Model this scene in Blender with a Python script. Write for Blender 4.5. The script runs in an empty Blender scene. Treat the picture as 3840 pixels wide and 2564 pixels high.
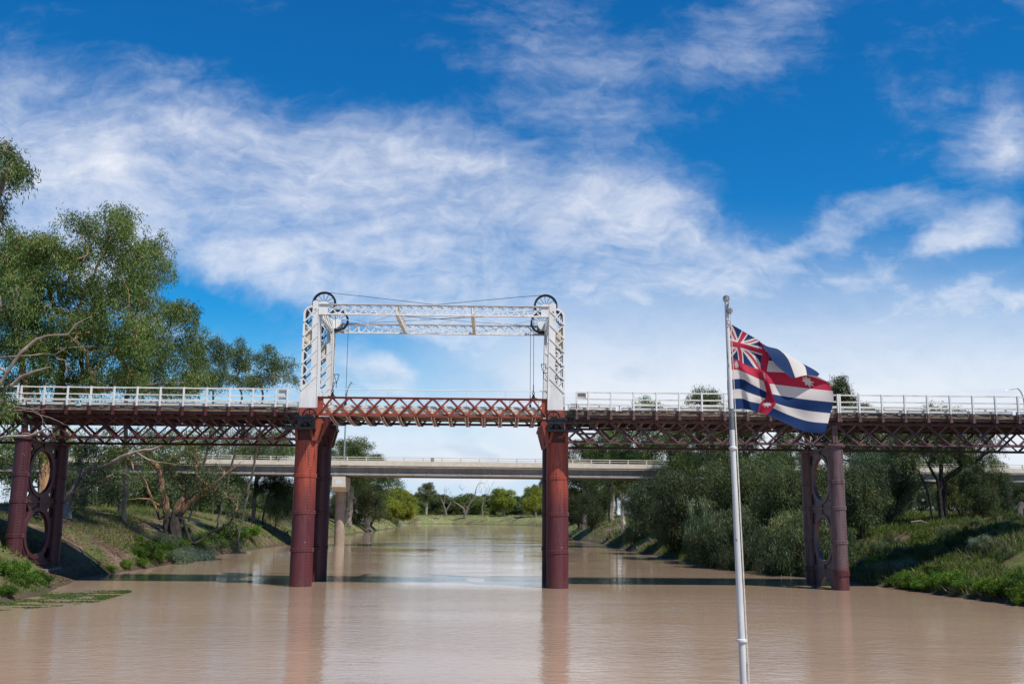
import bpy, math, random
import numpy as np
from mathutils import Vector, Matrix

# ------------------------------------------------------------------ camera
CAM = np.array([11.14, -59.83, 4.03])
PITCH, YAW, ROLL = [math.radians(a) for a in (10.0, 1.035, 0.482)]
FPX = 3840 * 35 / 36.0
def _cam_axes():
    cy, sy, cp, sp = math.cos(YAW), math.sin(YAW), math.cos(PITCH), math.sin(PITCH)
    f = np.array([sy*cp, cy*cp, sp]); r = np.array([cy, -sy, 0.0]); u = np.cross(r, f)
    return r*math.cos(ROLL)+u*math.sin(ROLL), u*math.cos(ROLL)-r*math.sin(ROLL), f
CR, CU, CF = _cam_axes()
def ray(px, py): return CR*(px-1920)/FPX - CU*(py-1282)/FPX + CF
def at(px, py, Y):                      # survey helper: a point of the photograph at world depth Y
    d = ray(px, py); return CAM + d*((Y-CAM[1])/d[1])

scene = bpy.context.scene
COL = scene.collection
cd = bpy.data.cameras.new('camera'); cam = bpy.data.objects.new('camera', cd); COL.objects.link(cam)
cd.lens = 35.0; cd.sensor_width = 36.0; cd.clip_start = 0.1; cd.clip_end = 9000
m = Matrix.Identity(4)
for i in range(3):
    m[i][0], m[i][1], m[i][2], m[i][3] = CR[i], CU[i], -CF[i], CAM[i]
cam.matrix_world = m
scene.camera = cam

# ------------------------------------------------------------------ exposure
scene.view_settings.view_transform = 'Standard'
scene.view_settings.look = 'None'
scene.view_settings.exposure = 0.55
scene.view_settings.gamma = 1.0
scene.cycles.use_denoising = True
scene.cycles.max_bounces = 6
scene.cycles.diffuse_bounces = 2
scene.cycles.glossy_bounces = 3
scene.cycles.transmission_bounces = 3

# ------------------------------------------------------------------ sun
SUN = Vector((0.46, -0.46, 1.0)).normalized()
sl = bpy.data.lights.new('sun', 'SUN'); so = bpy.data.objects.new('sun', sl); COL.objects.link(so)
sl.energy = 4.0; sl.angle = math.radians(0.53); sl.color = (1.0, 0.95, 0.87)
so.rotation_euler = SUN.to_track_quat('Z', 'Y').to_euler(); so.location = (30, -40, 60)

# ------------------------------------------------------------------ sky
class NT:
    def __init__(s, nt): s.nt = nt
    def n(s, typ, **kw):
        nd = s.nt.nodes.new(typ)
        for k, v in kw.items(): setattr(nd, k, v)
        return nd
    def set(s, sock, v):
        if isinstance(v, bpy.types.NodeSocket): s.nt.links.new(v, sock)
        else: sock.default_value = v
    def math(s, op, a, b=0.0, c=None, clamp=False):
        nd = s.n('ShaderNodeMath', operation=op, use_clamp=clamp); s.set(nd.inputs[0], a); s.set(nd.inputs[1], b)
        if c is not None: s.set(nd.inputs[2], c)
        return nd.outputs[0]
    def vmath(s, op, a, b=None):
        nd = s.n('ShaderNodeVectorMath', operation=op); s.set(nd.inputs[0], a)
        if b is not None: s.set(nd.inputs[1], b)
        return nd.outputs[1] if op in ('LENGTH', 'DOT_PRODUCT') else nd.outputs[0]
    def mapping(s, v, loc=(0,0,0), rot=(0,0,0), sc=(1,1,1), typ='POINT'):
        nd = s.n('ShaderNodeMapping', vector_type=typ); s.set(nd.inputs[0], v)
        nd.inputs[1].default_value = loc; nd.inputs[2].default_value = rot; nd.inputs[3].default_value = sc
        return nd.outputs[0]
    def noise(s, v, scale, detail=4, rough=0.5, dist=0.0):
        nd = s.n('ShaderNodeTexNoise'); s.set(nd.inputs['Vector'], v); nd.inputs['Scale'].default_value = scale
        nd.inputs['Detail'].default_value = detail; nd.inputs['Roughness'].default_value = rough; nd.inputs['Distortion'].default_value = dist
        return nd.outputs[0]
    def smooth(s, v, a, b, lo=0.0, hi=1.0):
        nd = s.n('ShaderNodeMapRange', interpolation_type='SMOOTHSTEP'); s.set(nd.inputs[0], v)
        nd.inputs[1].default_value = a; nd.inputs[2].default_value = b; nd.inputs[3].default_value = lo; nd.inputs[4].default_value = hi
        return nd.outputs[0]
    def lin(s, v, a, b, lo=0.0, hi=1.0):
        nd = s.n('ShaderNodeMapRange'); s.set(nd.inputs[0], v)
        nd.inputs[1].default_value = a; nd.inputs[2].default_value = b; nd.inputs[3].default_value = lo; nd.inputs[4].default_value = hi
        return nd.outputs[0]
    def mix(s, f, a, b, blend='MIX'):
        nd = s.n('ShaderNodeMix', data_type='RGBA', blend_type=blend); s.set(nd.inputs[0], f)
        s.set(nd.inputs[6], a if isinstance(a, bpy.types.NodeSocket) else (*a, 1.0)[:4])
        s.set(nd.inputs[7], b if isinstance(b, bpy.types.NodeSocket) else (*b, 1.0)[:4])
        return nd.outputs[2]

world = bpy.data.worlds.new('World'); scene.world = world; world.use_nodes = True
T = NT(world.node_tree); T.nt.nodes.clear()
out = T.n('ShaderNodeOutputWorld'); bg = T.n('ShaderNodeBackground'); T.nt.links.new(bg.outputs[0], out.inputs[0])
bg.inputs[1].default_value = 0.1
sky = T.n('ShaderNodeTexSky', sky_type='NISHITA'); sky.sun_disc = False
sky.sun_elevation = math.asin(SUN.z); sky.sun_rotation = math.atan2(SUN.x, SUN.y)
sky.air_density = 1.0; sky.dust_density = 0.3; sky.ozone_density = 2.0
hs = T.n('ShaderNodeHueSaturation'); hs.inputs['Saturation'].default_value = 1.32; hs.inputs['Hue'].default_value = 0.50; hs.inputs['Value'].default_value = 0.98
T.nt.links.new(sky.outputs[0], hs.inputs['Color'])
tc = T.n('ShaderNodeTexCoord'); sx = T.n('ShaderNodeSeparateXYZ'); T.nt.links.new(tc.outputs['Generated'], sx.inputs[0])
ay = T.math('MAXIMUM', T.math('ABSOLUTE', sx.outputs[1]), 0.12)
S_ = T.math('DIVIDE', sx.outputs[0], ay); T_ = T.math('DIVIDE', T.math('MAXIMUM', sx.outputs[2], 0.0), ay)
cmb = T.n('ShaderNodeCombineXYZ'); T.set(cmb.inputs[0], S_); T.set(cmb.inputs[1], T_); ST = cmb.outputs[0]
def st(px, py):
    d = ray(px, py); return (d[0]/d[1], d[2]/d[1])
# warp the direction a little so that the banks of cloud get ragged edges
wn = T.n('ShaderNodeTexNoise'); T.set(wn.inputs['Vector'], ST); wn.inputs['Scale'].default_value = 5.0; wn.inputs['Detail'].default_value = 5.0; wn.inputs['Roughness'].default_value = 0.6
wv = T.vmath('MULTIPLY', T.vmath('SUBTRACT', wn.outputs['Color'], (0.5, 0.5, 0.5)), (0.13, 0.10, 0.0))
STW = T.vmath('ADD', ST, wv)
# banks of cloud: centre (bearing, height), half sizes, tilt in degrees (clockwise seen), weight
K = 3840/2348.0
BANKS = [((1850,770),(750,210),-4,.6), ((2250,900),(420,150),0,.55), ((1150,735),(330,110),10,.6), ((1600,720),(350,120),10,.45), ((1650,790),(560,170),0,.6), ((200,560),(420,190),10,.75), ((420,420),(700,250),14,.95), ((900,600),(760,240),16,1.0), ((1350,800),(800,260),8,1.0), ((1250,560),(420,200),20,.55), ((1800,880),(620,150),4,.85),
         ((1450,400),(170,170),-20,.55), ((1150,380),(330,110),14,.45), ((2300,860),(260,120),-6,.75), ((1200,1000),(1500,90),2,.8), ((1670,80),(250,100),-14,.85),
         ((1780,5),(260,50),0,.35), ((1340,100),(150,110),-30,.36), ((1060,90),(180,110),-25,.30), ((1400,230),(120,60),0,.2), ((2050,460),(170,52),8,1.15), ((1940,520),(90,50),-25,.85),
         ((2225,540),(95,46),-32,1.1), ((2285,345),(80,115),25,.85), ((1840,560),(80,24),-22,.8), ((2010,660),(110,90),-50,.45), ((2270,690),(120,35),10,.55),
         ((620,30),(60,40),0,.3), ((2260,640),(60,20),-10,.4)]
HOLES = [((590,745),(190,58),22,1.35), ((430,690),(90,50),30,.6), ((930,825),(210,36),24,.75), ((1130,870),(130,30),22,.65), ((500,60),(520,130),5,.5), ((1760,330),(360,190),25,.5), ((1000,230),(190,60),25,.3),
         ((1100,1108),(500,14),0,.75), ((1850,640),(160,60),-30,.35), ((2150,640),(140,40),0,.35)]
def bank(c, r, a, w):
    s0, t0 = st(c[0]*K, c[1]*K)
    v = T.mapping(STW, (s0, t0, 0), (0, 0, -math.radians(a)), (r[0]*K/FPX, r[1]*K/FPX, 1), 'TEXTURE')
    return T.smooth(T.vmath('LENGTH', v), 1.75, 0.0, 0.0, w)
acc = None
for b in BANKS:
    v = bank(*b); acc = v if acc is None else T.math('ADD', acc, v)
acc = T.math('MINIMUM', acc, 1.0)
for b in HOLES: acc = T.math('SUBTRACT', acc, bank(*b))
n1 = T.noise(T.mapping(ST, rot=(0,0,math.radians(-18)), sc=(1.0, 1.9, 1)), 4.0, 8, 0.60, 0.8)
n2 = T.noise(T.mapping(STW, rot=(0,0,math.radians(62)), sc=(0.8, 3.4, 1)), 7.0, 6, 0.62, 0.3)
n3 = T.noise(T.mapping(STW, sc=(1.0, 1.6, 1)), 27.0, 6, 0.62, 0.4)
nz = T.math('ADD', T.math('MULTIPLY', T.math('SUBTRACT', n1, 0.5), 1.9), T.math('ADD', T.math('MULTIPLY', T.math('SUBTRACT', n2, 0.5), 0.80), T.math('MULTIPLY', T.math('SUBTRACT', n3, 0.5), 0.85)))
low = T.math('MAXIMUM', T.smooth(T_, .17, .03), T.math('MULTIPLY', T.smooth(T_, .34, .10), T.smooth(S_, -.20, .10)))
dens = T.math('ADD', T.math('MULTIPLY', acc, .92), nz)
alpha = T.math('MULTIPLY', T.math('MAXIMUM', T.smooth(dens, -0.10, 1.75), T.math('MULTIPLY', low, T.smooth(dens, -.6, .8, .46, .99))), 0.95)
# small grey puffs low down
pn = T.noise(T.mapping(ST, (0.31,0,0), sc=(1.0, 2.8, 1)), 8.0, 3, 0.5, 0.2)
puff = T.math('MULTIPLY', T.smooth(pn, 0.56, 0.70), T.smooth(T_, 0.27, 0.10))
wh = T.mix(T.smooth(dens, 0.30, 1.70), (4.6, 5.0, 6.0), (6.5, 6.6, 6.9))
wh = T.mix(T.math('MULTIPLY', low, .5), wh, (6.2, 6.4, 6.7))
wh = T.mix(T.math('MULTIPLY', puff, 0.55), wh, (3.6, 4.2, 5.3))
skycol = T.mix(1.0, hs.outputs[0], (0.11, 0.68, 0.90), 'MULTIPLY')
skycol = T.mix(T.smooth(T_, .22, .0), skycol, (3.2, 4.9, 6.3))
T.nt.links.new(T.mix(alpha, skycol, wh), bg.inputs[0])

# ------------------------------------------------------------------ mesh helpers
ORG = {}
def _v(a): return np.asarray(a, float)
class MB:
    """collects shapes (world coordinates) and links them as ONE mesh object"""
    def __init__(s): s.V = []; s.F = []; s.M = []; s.mi = 0
    def add(s, vs, fs):
        b = len(s.V); s.V.extend([tuple(map(float, v)) for v in vs]); s.F.extend([tuple(b+i for i in f) for f in fs]); s.M.extend([s.mi]*len(fs)); return s
    def box(s, a, b):
        x0,y0,z0 = a; x1,y1,z1 = b
        return s.add([(x0,y0,z0),(x1,y0,z0),(x1,y1,z0),(x0,y1,z0),(x0,y0,z1),(x1,y0,z1),(x1,y1,z1),(x0,y1,z1)],
                     [(3,2,1,0),(4,5,6,7),(0,1,5,4),(1,2,6,5),(2,3,7,6),(3,0,4,7)])
    def bar(s, p, q, w, h, up=(0,0,1)):          # rectangular bar p->q, w sideways, h along up
        p, q = _v(p), _v(q); d = q-p; d /= np.linalg.norm(d)+1e-9
        u = _v(up); sd = np.cross(d, u)
        if np.linalg.norm(sd) < 1e-6: sd = np.cross(d, (1,0,0))
        sd /= np.linalg.norm(sd); u = np.cross(sd, d)
        a, b = sd*w/2, u*h/2
        return s.add([p-a-b,p+a-b,p+a+b,p-a+b,q-a-b,q+a-b,q+a+b,q-a+b],[(0,1,2,3),(7,6,5,4),(0,4,5,1),(1,5,6,2),(2,6,7,3),(3,7,4,0)])
    def tube(s, pts, rad, n=6, cap=True):
        pts = [_v(p) for p in pts]; rad = [rad]*len(pts) if np.isscalar(rad) else list(rad)
        vs, fs = [], []; ref = None
        for i, p in enumerate(pts):
            d = pts[min(i+1, len(pts)-1)] - pts[max(i-1, 0)]; d = d/(np.linalg.norm(d)+1e-9)
            if ref is None: ref = np.cross(d, (0,0,1)) if abs(d[2]) < .9 else np.cross(d, (1,0,0))
            ref = ref - d*(ref@d); ref /= np.linalg.norm(ref)+1e-9; c = np.cross(d, ref)
            for k in range(n):
                a = 2*math.pi*k/n; vs.append(p + rad[i]*(math.cos(a)*ref + math.sin(a)*c))
        for i in range(len(pts)-1):
            for k in range(n):
                k2 = (k+1) % n; fs.append((i*n+k, i*n+k2, (i+1)*n+k2, (i+1)*n+k))
        if cap: fs.append(tuple(range(n-1, -1, -1))); e = (len(pts)-1)*n; fs.append(tuple(e+k for k in range(n)))
        return s.add(vs, fs)
    def lathe(s, c, prof, n=32, axis='z'):       # prof: (r, h) along axis from c
        c = _v(c); vs, fs = [], []
        for r, h in prof:
            for k in range(n):
                a = 2*math.pi*k/n; x, y = r*math.cos(a), r*math.sin(a)
                vs.append(c + ((x,y,h) if axis == 'z' else (x,h,y) if axis == 'y' else (h,x,y)))
        for i in range(len(prof)-1):
            for k in range(n):
                k2 = (k+1) % n; fs.append((i*n+k, i*n+k2, (i+1)*n+k2, (i+1)*n+k))
        fs.append(tuple(range(n-1,-1,-1))); e = (len(prof)-1)*n; fs.append(tuple(e+k for k in range(n)))
        return s.add(vs, fs)
    def prism(s, poly, y0, y1, axes=(0,2,1)):    # polygon in two axes extruded along the third
        n = len(poly); vs = []
        for y in (y0, y1):
            for a, b in poly:
                v = [0,0,0]; v[axes[0]] = a; v[axes[1]] = b; v[axes[2]] = y; vs.append(v)
        fs = [tuple(range(n)), tuple(range(2*n-1, n-1, -1))]
        for k in range(n): k2 = (k+1) % n; fs.append((k, k+n, k2+n, k2))
        return s.add(vs, fs)
    def ring(s, c, r0, r1, y0, y1, n=40, a0=0.0, a1=2*math.pi):   # ring (or arc) in the x-z plane
        full = abs(a1-a0-2*math.pi) < 1e-6; m = n if full else n+1; vs, fs = [], []
        for k in range(m):
            a = a0+(a1-a0)*k/n; ca, sa = math.cos(a), math.sin(a)
            for r, y in ((r0,y0),(r1,y0),(r1,y1),(r0,y1)): vs.append((c[0]+r*ca, y, c[2]+r*sa))
        for k in range(n):
            i, j = k*4, ((k+1) % m)*4
            for q in range(4): fs.append((i+q, i+(q+1)%4, j+(q+1)%4, j+q))
        return s.add(vs, fs)
    def rivet(s, p, r=0.022, d=(0,-1,0)):
        p, d = _v(p), _v(d); a = np.cross(d, (0,0,1)); a = a/np.linalg.norm(a) if np.linalg.norm(a) > 1e-6 else _v((1,0,0)); b = np.cross(d, a)
        vs = [p+r*(math.cos(t)*a+math.sin(t)*b) for t in (0, 1.257, 2.513, 3.77, 5.027)]
        vs += [p+r*.6*(math.cos(t)*a+math.sin(t)*b)+d*r*.7 for t in (0, 1.257, 2.513, 3.77, 5.027)]
        return s.add(vs, [(k,(k+1)%5,5+(k+1)%5,5+k) for k in range(5)]+[(5,6,7,8,9)])
    def mesh(s, name, mats, org=(0,0,0), smooth=False):
        me = bpy.data.meshes.new(name); o = _v(org)
        me.from_pydata([tuple(_v(v)-o) for v in s.V], [], s.F)
        for m_ in (mats if isinstance(mats, (list, tuple)) else [mats]): me.materials.append(m_)
        if isinstance(mats, (list, tuple)): me.polygons.foreach_set('material_index', s.M)
        if smooth:
            me.shade_smooth(); me.set_sharp_from_angle(angle=math.radians(35))
        return me
    def build(s, name, mats, parent=None, smooth=False, loc=None):
        org = ORG[parent.name] if parent is not None else (loc if loc is not None else (0,0,0))
        o = bpy.data.objects.new(name, s.mesh(name, mats, org, smooth)); COL.objects.link(o)
        if parent is not None: o.parent = parent
        else: o.location = org
        ORG[o.name] = org
        return o
def tag(o, label=None, cat=None, group=None, kind=None):
    if label: o['label'] = label
    if cat: o['category'] = cat
    if group: o['group'] = group
    if kind: o['kind'] = kind
    return o
def thing(name, loc, label, cat, group=None):
    o = bpy.data.objects.new(name, None); COL.objects.link(o); o.empty_display_size = .3
    o.location = loc; ORG[o.name] = tuple(loc); tag(o, label, cat, group); return o
def copy_tree(o, parent=None):
    c = o.copy(); COL.objects.link(c)
    if parent is not None: c.parent = parent
    for ch in list(o.children): copy_tree(ch, c)
    return c

# ------------------------------------------------------------------ materials
MATS = {}
def material(name, c1, c2=None, scale=2.0, rough=0.6, stretch=(1,1,1), bump=0.0, bscale=None, metal=0.0, spec=0.5, lo=.38, hi=.62, c3=None, coord='pos', s3=9.0, lo3=.6, hi3=.7):
    mt = bpy.data.materials.new(name); mt.use_nodes = True; N = NT(mt.node_tree); b = N.nt.nodes['Principled BSDF']
    b.inputs['Roughness'].default_value = rough; b.inputs['Metallic'].default_value = metal; b.inputs['Specular IOR Level'].default_value = spec
    if coord == 'pos': v = N.n('ShaderNodeNewGeometry').outputs['Position']
    else: v = N.n('ShaderNodeTexCoord').outputs['Object']
    if c2 is not None:
        col = N.mix(N.smooth(N.noise(N.mapping(v, sc=stretch), scale, 6, .6, .3), lo, hi), c1, c2)
        if c3 is not None: col = N.mix(N.smooth(N.noise(N.mapping(v, sc=stretch), s3, 5, .6, .2), lo3, hi3), col, c3)
        N.set(b.inputs['Base Color'], col)
    else: b.inputs['Base Color'].default_value = (*c1, 1)
    if bump:
        bn = N.n('ShaderNodeBump'); bn.inputs['Strength'].default_value = bump; bn.inputs['Distance'].default_value = .02
        N.set(bn.inputs['Height'], N.noise(N.mapping(v, sc=stretch), bscale or scale*6, 5, .6)); N.set(b.inputs['Normal'], bn.outputs[0])
    MATS[name] = mt; return mt
def leaf_material(name, cA, cB, cC, trans=0.3):
    """leaf green from the leaf's own tint (0 old and dark .. 1 young and pale)"""
    mt = bpy.data.materials.new(name); mt.use_nodes = True; N = NT(mt.node_tree); b = N.nt.nodes['Principled BSDF']; outp = N.nt.nodes['Material Output']
    at_ = N.n('ShaderNodeAttribute', attribute_name='tint'); t = at_.outputs['Fac']
    col = N.mix(N.lin(t, 0, .55), cA, cB); col = N.mix(N.lin(t, .55, 1), col, cC)
    oi = N.n('ShaderNodeObjectInfo'); tone = N.mix(1.0, col, oi.outputs['Color'], 'MULTIPLY')   # each crown has a tone of its own
    N.set(b.inputs['Base Color'], tone); b.inputs['Roughness'].default_value = .5; b.inputs['Specular IOR Level'].default_value = .22
    tr = N.n('ShaderNodeBsdfTranslucent'); N.set(tr.inputs[0], N.mix(1.0, tone, (1.15, 1.25, .55), 'MULTIPLY'))
    mx = N.n('ShaderNodeMixShader'); mx.inputs[0].default_value = trans; N.nt.links.new(b.outputs[0], mx.inputs[1]); N.nt.links.new(tr.outputs[0], mx.inputs[2])
    N.nt.links.new(mx.outputs[0], outp.inputs[0]); MATS[name] = mt; return mt

M = MATS
material('white_iron', (.70,.69,.67), (.62,.605,.58), 1.6, .5, (1,1,.35), c3=(.50,.42,.33), s3=5.0, lo3=.64, hi3=.76)
material('white_timber', (.70,.68,.63), (.52,.48,.42), 3.0, .8, (.3,1,2.5), bump=.4, bscale=14, c3=(.30,.25,.19), s3=7, lo3=.60, hi3=.70)
material('deck_timber', (.17,.125,.085), (.075,.052,.040), 2.2, .85, (.6,1,3), bump=.6, bscale=12, c3=(.30,.23,.165), s3=4, lo3=.56, hi3=.66)
material('cream_timber', (.66,.61,.52), (.52,.45,.35), 2.5, .85, (.5,1,3), bump=.5, bscale=12, c3=(.09,.065,.05), s3=5.5, lo3=.56, hi3=.60)
material('orange_iron', (.31,.062,.030), (.22,.044,.027), 2.0, .5, (1,1,.7), c3=(.11,.03,.03), s3=6, lo3=.62, hi3=.74)
material('maroon_iron', (.090,.018,.020), (.058,.013,.016), 2.2, .5, (1,1,.8), c3=(.11,.03,.03), s3=7, lo3=.62, hi3=.72)
material('purple_iron', (.130,.066,.068), (.082,.040,.043), 2.2, .55, (1,1,.8), c3=(.16,.10,.10), s3=6, lo3=.6, hi3=.7)
material('black_iron', (.008,.010,.014), (.014,.017,.022), 5, .5, spec=.25)
material('wire', (.012,.014,.02), None, rough=.5)
material('mesh_wire', (.62,.64,.68), None, rough=.5)
material('pale_strip', (.85,.74,.70), (.66,.55,.51), 5, .7)
material('counterweight', (.66,.60,.47), (.55,.47,.34), 4, .75, (1,1,3), c3=(.28,.17,.09), s3=9, lo3=.6, hi3=.7)
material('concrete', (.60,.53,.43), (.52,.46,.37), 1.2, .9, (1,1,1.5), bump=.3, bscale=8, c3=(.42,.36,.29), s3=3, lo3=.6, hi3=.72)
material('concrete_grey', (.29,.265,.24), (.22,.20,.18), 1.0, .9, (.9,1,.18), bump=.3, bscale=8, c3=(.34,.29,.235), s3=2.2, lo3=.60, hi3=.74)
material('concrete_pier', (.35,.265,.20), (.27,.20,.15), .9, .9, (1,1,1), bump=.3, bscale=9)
material('galvanised', (.33,.35,.37), (.26,.28,.30), 3, .45, metal=.4)
material('pole_paint', (.60,.60,.59), (.50,.50,.50), 9, .4, (1,1,.2), c3=(.09,.10,.12), s3=14, lo3=.66, hi3=.70)
material('pole_worn', (.42,.43,.42), (.10,.12,.14), 11, .5, (1,1,.5), lo=.42, hi=.52)
material('rope', (.66,.62,.55), (.5,.46,.40), 30, .9)
material('steel', (.40,.41,.42), (.2,.21,.22), 30, .35, metal=.7)
material('board_grey', (.42,.39,.37), (.36,.33,.31), 6, .7)
material('board_white', (.60,.60,.60), (.53,.53,.53), 6, .6)
material('sign_face', (.55,.58,.55), (.50,.53,.50), 9, .5)
material('sign_red', (.40,.03,.05), None, rough=.5)
material('sign_black', (.05,.05,.05), None, rough=.5)
material('bark_grey', (.30,.245,.20), (.19,.145,.115), 1.6, .9, (1,1,.4), bump=.6, bscale=10, c3=(.42,.34,.27), s3=3, lo3=.56, hi3=.68)
material('bark_orange', (.36,.20,.105), (.22,.12,.07), 1.3, .85, (1,1,.35), bump=.5, bscale=9, c3=(.46,.33,.22), s3=2.4, lo3=.54, hi3=.66)
material('bark_dark', (.060,.045,.036), (.035,.027,.023), 2.5, .95, (1,1,.4), bump=.9, bscale=9, c3=(.11,.08,.06), s3=5, lo3=.58, hi3=.70)
material('bark_pale', (.50,.44,.37), (.36,.30,.25), 1.4, .85, (1,1,.4), bump=.3, bscale=9, c3=(.20,.15,.12), s3=3, lo3=.62, hi3=.70)
material('dead_wood', (.31,.265,.23), (.20,.165,.14), 3, .9, (1,1,.6), bump=.6, bscale=20, c3=(.42,.37,.32), s3=8, lo3=.58, hi3=.68)
leaf_material('leaf_gum', (.034,.062,.016), (.088,.135,.036), (.195,.235,.085), .28)
leaf_material('leaf_gum_blue', (.028,.050,.022), (.078,.110,.048), (.180,.205,.110), .25)
leaf_material('leaf_cooba', (.020,.040,.015), (.066,.096,.040), (.235,.250,.125), .16)
leaf_material('leaf_yellow', (.085,.110,.018), (.185,.205,.030), (.310,.310,.070), .35)
leaf_material('leaf_creeper', (.030,.070,.012), (.075,.150,.020), (.200,.260,.040), .35)
leaf_material('leaf_grass', (.050,.075,.016), (.105,.140,.028), (.220,.215,.080), .3)
leaf_material('leaf_sage', (.050,.085,.066), (.110,.160,.125), (.210,.260,.215), .25)
leaf_material('leaf_litter', (.080,.048,.030), (.150,.095,.060), (.280,.190,.120), .0)
leaf_material('twig_dry', (.070,.050,.042), (.120,.090,.075), (.220,.180,.150), .0)

# bark that is tan above and charred black at the foot (an old fire scar)
mt = bpy.data.materials.new('bark_burnt'); mt.use_nodes = True; N = NT(mt.node_tree); b = N.nt.nodes['Principled BSDF']; b.inputs['Roughness'].default_value = .9
pos = N.n('ShaderNodeNewGeometry').outputs['Position']; sp = N.n('ShaderNodeSeparateXYZ'); N.set(sp.inputs[0], pos)
tan = N.mix(N.smooth(N.noise(N.mapping(pos, sc=(1,1,.3)), 1.6, 6, .65, .3), .40, .62), (.30,.165,.090), (.17,.105,.068)); tan = N.mix(N.smooth(N.noise(N.mapping(pos, sc=(1,1,.3)), 3.2, 5, .6), .58, .70), tan, (.40,.31,.23))
blk = N.mix(N.smooth(N.noise(N.mapping(pos, sc=(1,1,.4)), 3, 6, .7), .4, .6), (.040,.030,.025), (.014,.012,.011))
zz = N.math('ADD', sp.outputs[2], N.math('MULTIPLY', N.math('SUBTRACT', N.noise(N.mapping(pos, sc=(1,1,.5)), .9, 5, .7), .5), 1.8))
N.set(b.inputs['Base Color'], N.mix(N.smooth(zz, 4.2, 4.9), blk, tan))
bn = N.n('ShaderNodeBump'); bn.inputs['Strength'].default_value = 1.0; bn.inputs['Distance'].default_value = .06; N.set(bn.inputs['Height'], N.noise(N.mapping(pos, sc=(1,1,.35)), 5, 6, .7)); N.set(b.inputs['Normal'], bn.outputs[0]); MATS['bark_burnt'] = mt
material('log_wood', (.19,.155,.13), (.11,.088,.074), 3, .9, (1,1,.6), bump=.6, bscale=20, c3=(.28,.24,.20), s3=8, lo3=.58, hi3=.68)

# ================================================================== SETTING: terrain and river
def vnoise(x, y, seed=0):
    x = np.asarray(x, float); y = np.asarray(y, float); xi = np.floor(x).astype(np.int64); yi = np.floor(y).astype(np.int64); fx = x-xi; fy = y-yi
    def h(a, b):
        n = (a*374761393 + b*668265263 + seed*974711) & 0x7fffffff; n = ((n ^ (n >> 13))*1274126177) & 0x7fffffff
        return ((n ^ (n >> 16)) & 0xffff)/65535.0
    u = fx*fx*(3-2*fx); v = fy*fy*(3-2*fy)
    return (h(xi,yi)*(1-u)+h(xi+1,yi)*u)*(1-v) + (h(xi,yi+1)*(1-u)+h(xi+1,yi+1)*u)*v
def fbm(x, y, seed=0, o=4):
    r = 0; a = .5
    for k in range(o): r = r + a*(vnoise(x*2**k, y*2**k, seed+k)-.5)*2; a *= .5
    return r
LY = [-400,-60,-30,-13.6,-4.8,1,7.3,16.5,27,38,48,68,80,110,157,228,282,336,382,430,520]
LX = [-16,-13,-11,-10.8,-12.7,-13.6,-14.9,-15.0,-15.6,-16.2,-16.8,-17.7,-17.4,-18.5,-20,-23,-23,-26,-29,-60,-160]
RY = [-400,-60,-30,-11,-7.8,-4.3,.8,8,25,33.6,51.5,66,102,135,230,376,430,600]
RX = [44,41,39,36.9,36.9,36.3,35.6,34.6,30.9,30.2,29.5,28.6,28.6,27,30,36,34,30]
FXx = [-400,-60,-34,-13,19,32,60,400]
FYy = [600,560,545,560,518,493,450,450]
def outside(x, y):                     # distance outside the river, metres (negative in the water)
    j = fbm(x*.13, y*.13, 3, 3)*1.1
    d = np.maximum(np.maximum(np.interp(y, LY, LX)-x, x-np.interp(y, RY, RX)), (y-np.interp(x, FXx, FYy))*.9)
    return d + j*np.clip(np.abs(x-9)/20, .3, 1)
def height(x, y):
    x = np.asarray(x, float); y = np.asarray(y, float)
    d = outside(x, y); far = np.clip((y-150)/250, 0, 1)
    e = np.maximum(d, 0)
    left = x < 9
    k = np.where(left, 4.6, np.where(y < 45, 9.0, 5.5)); far = np.where(left, far*.35, far)
    k = np.where(left & (y < -2), 7.5, k)
    z = 4.7*(1-np.exp(-e/(k+far*5))) + .010*np.minimum(e, 60) + np.where(d < 0, np.maximum(d*.35, -1.6), 0)
    z = z + fbm(x*.09, y*.09, 11, 3)*.55*np.clip(e/8, 0, 1) + fbm(x*.5, y*.5, 21, 3)*.22*np.clip(e/2, 0, 1)
    z = z - 1.0*np.exp(-((x+16.0)**2+(y-2.5)**2)/(2*2.6**2))*np.clip(e/1.5, 0, 1)
    return z
def gz(x, y): return float(height(np.array([x]), np.array([y]))[0])
def grow_lines(a, b, step, lo, hi):
    mid = list(np.arange(a, b+1e-6, step)); r = []; p = b; s_ = step
    while p < hi: s_ *= 1.16; p += s_; r.append(p)
    l = []; p = a; s_ = step
    while p > lo: s_ *= 1.16; p -= s_; l.append(p)
    return np.array(l[::-1]+mid+r)
def grid_mesh(name, xs, ys, zf):
    X, Y = np.meshgrid(xs, ys); Z = zf(X, Y); nx, ny = len(xs), len(ys)
    me = bpy.data.meshes.new(name); me.vertices.add(nx*ny); me.vertices.foreach_set('co', np.stack([X, Y, Z], -1).astype(np.float32).ravel())
    i = (np.arange(ny-1)[:, None]*nx + np.arange(nx-1)[None, :]).ravel()
    q = np.stack([i, i+1, i+nx+1, i+nx], -1).astype(np.int32)
    me.loops.add(q.size); me.polygons.add(len(q)); me.loops.foreach_set('vertex_index', q.ravel()); me.polygons.foreach_set('loop_start', np.arange(0, q.size, 4, dtype=np.int32))
    me.update(calc_edges=True); me.shade_smooth(); return me
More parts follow.
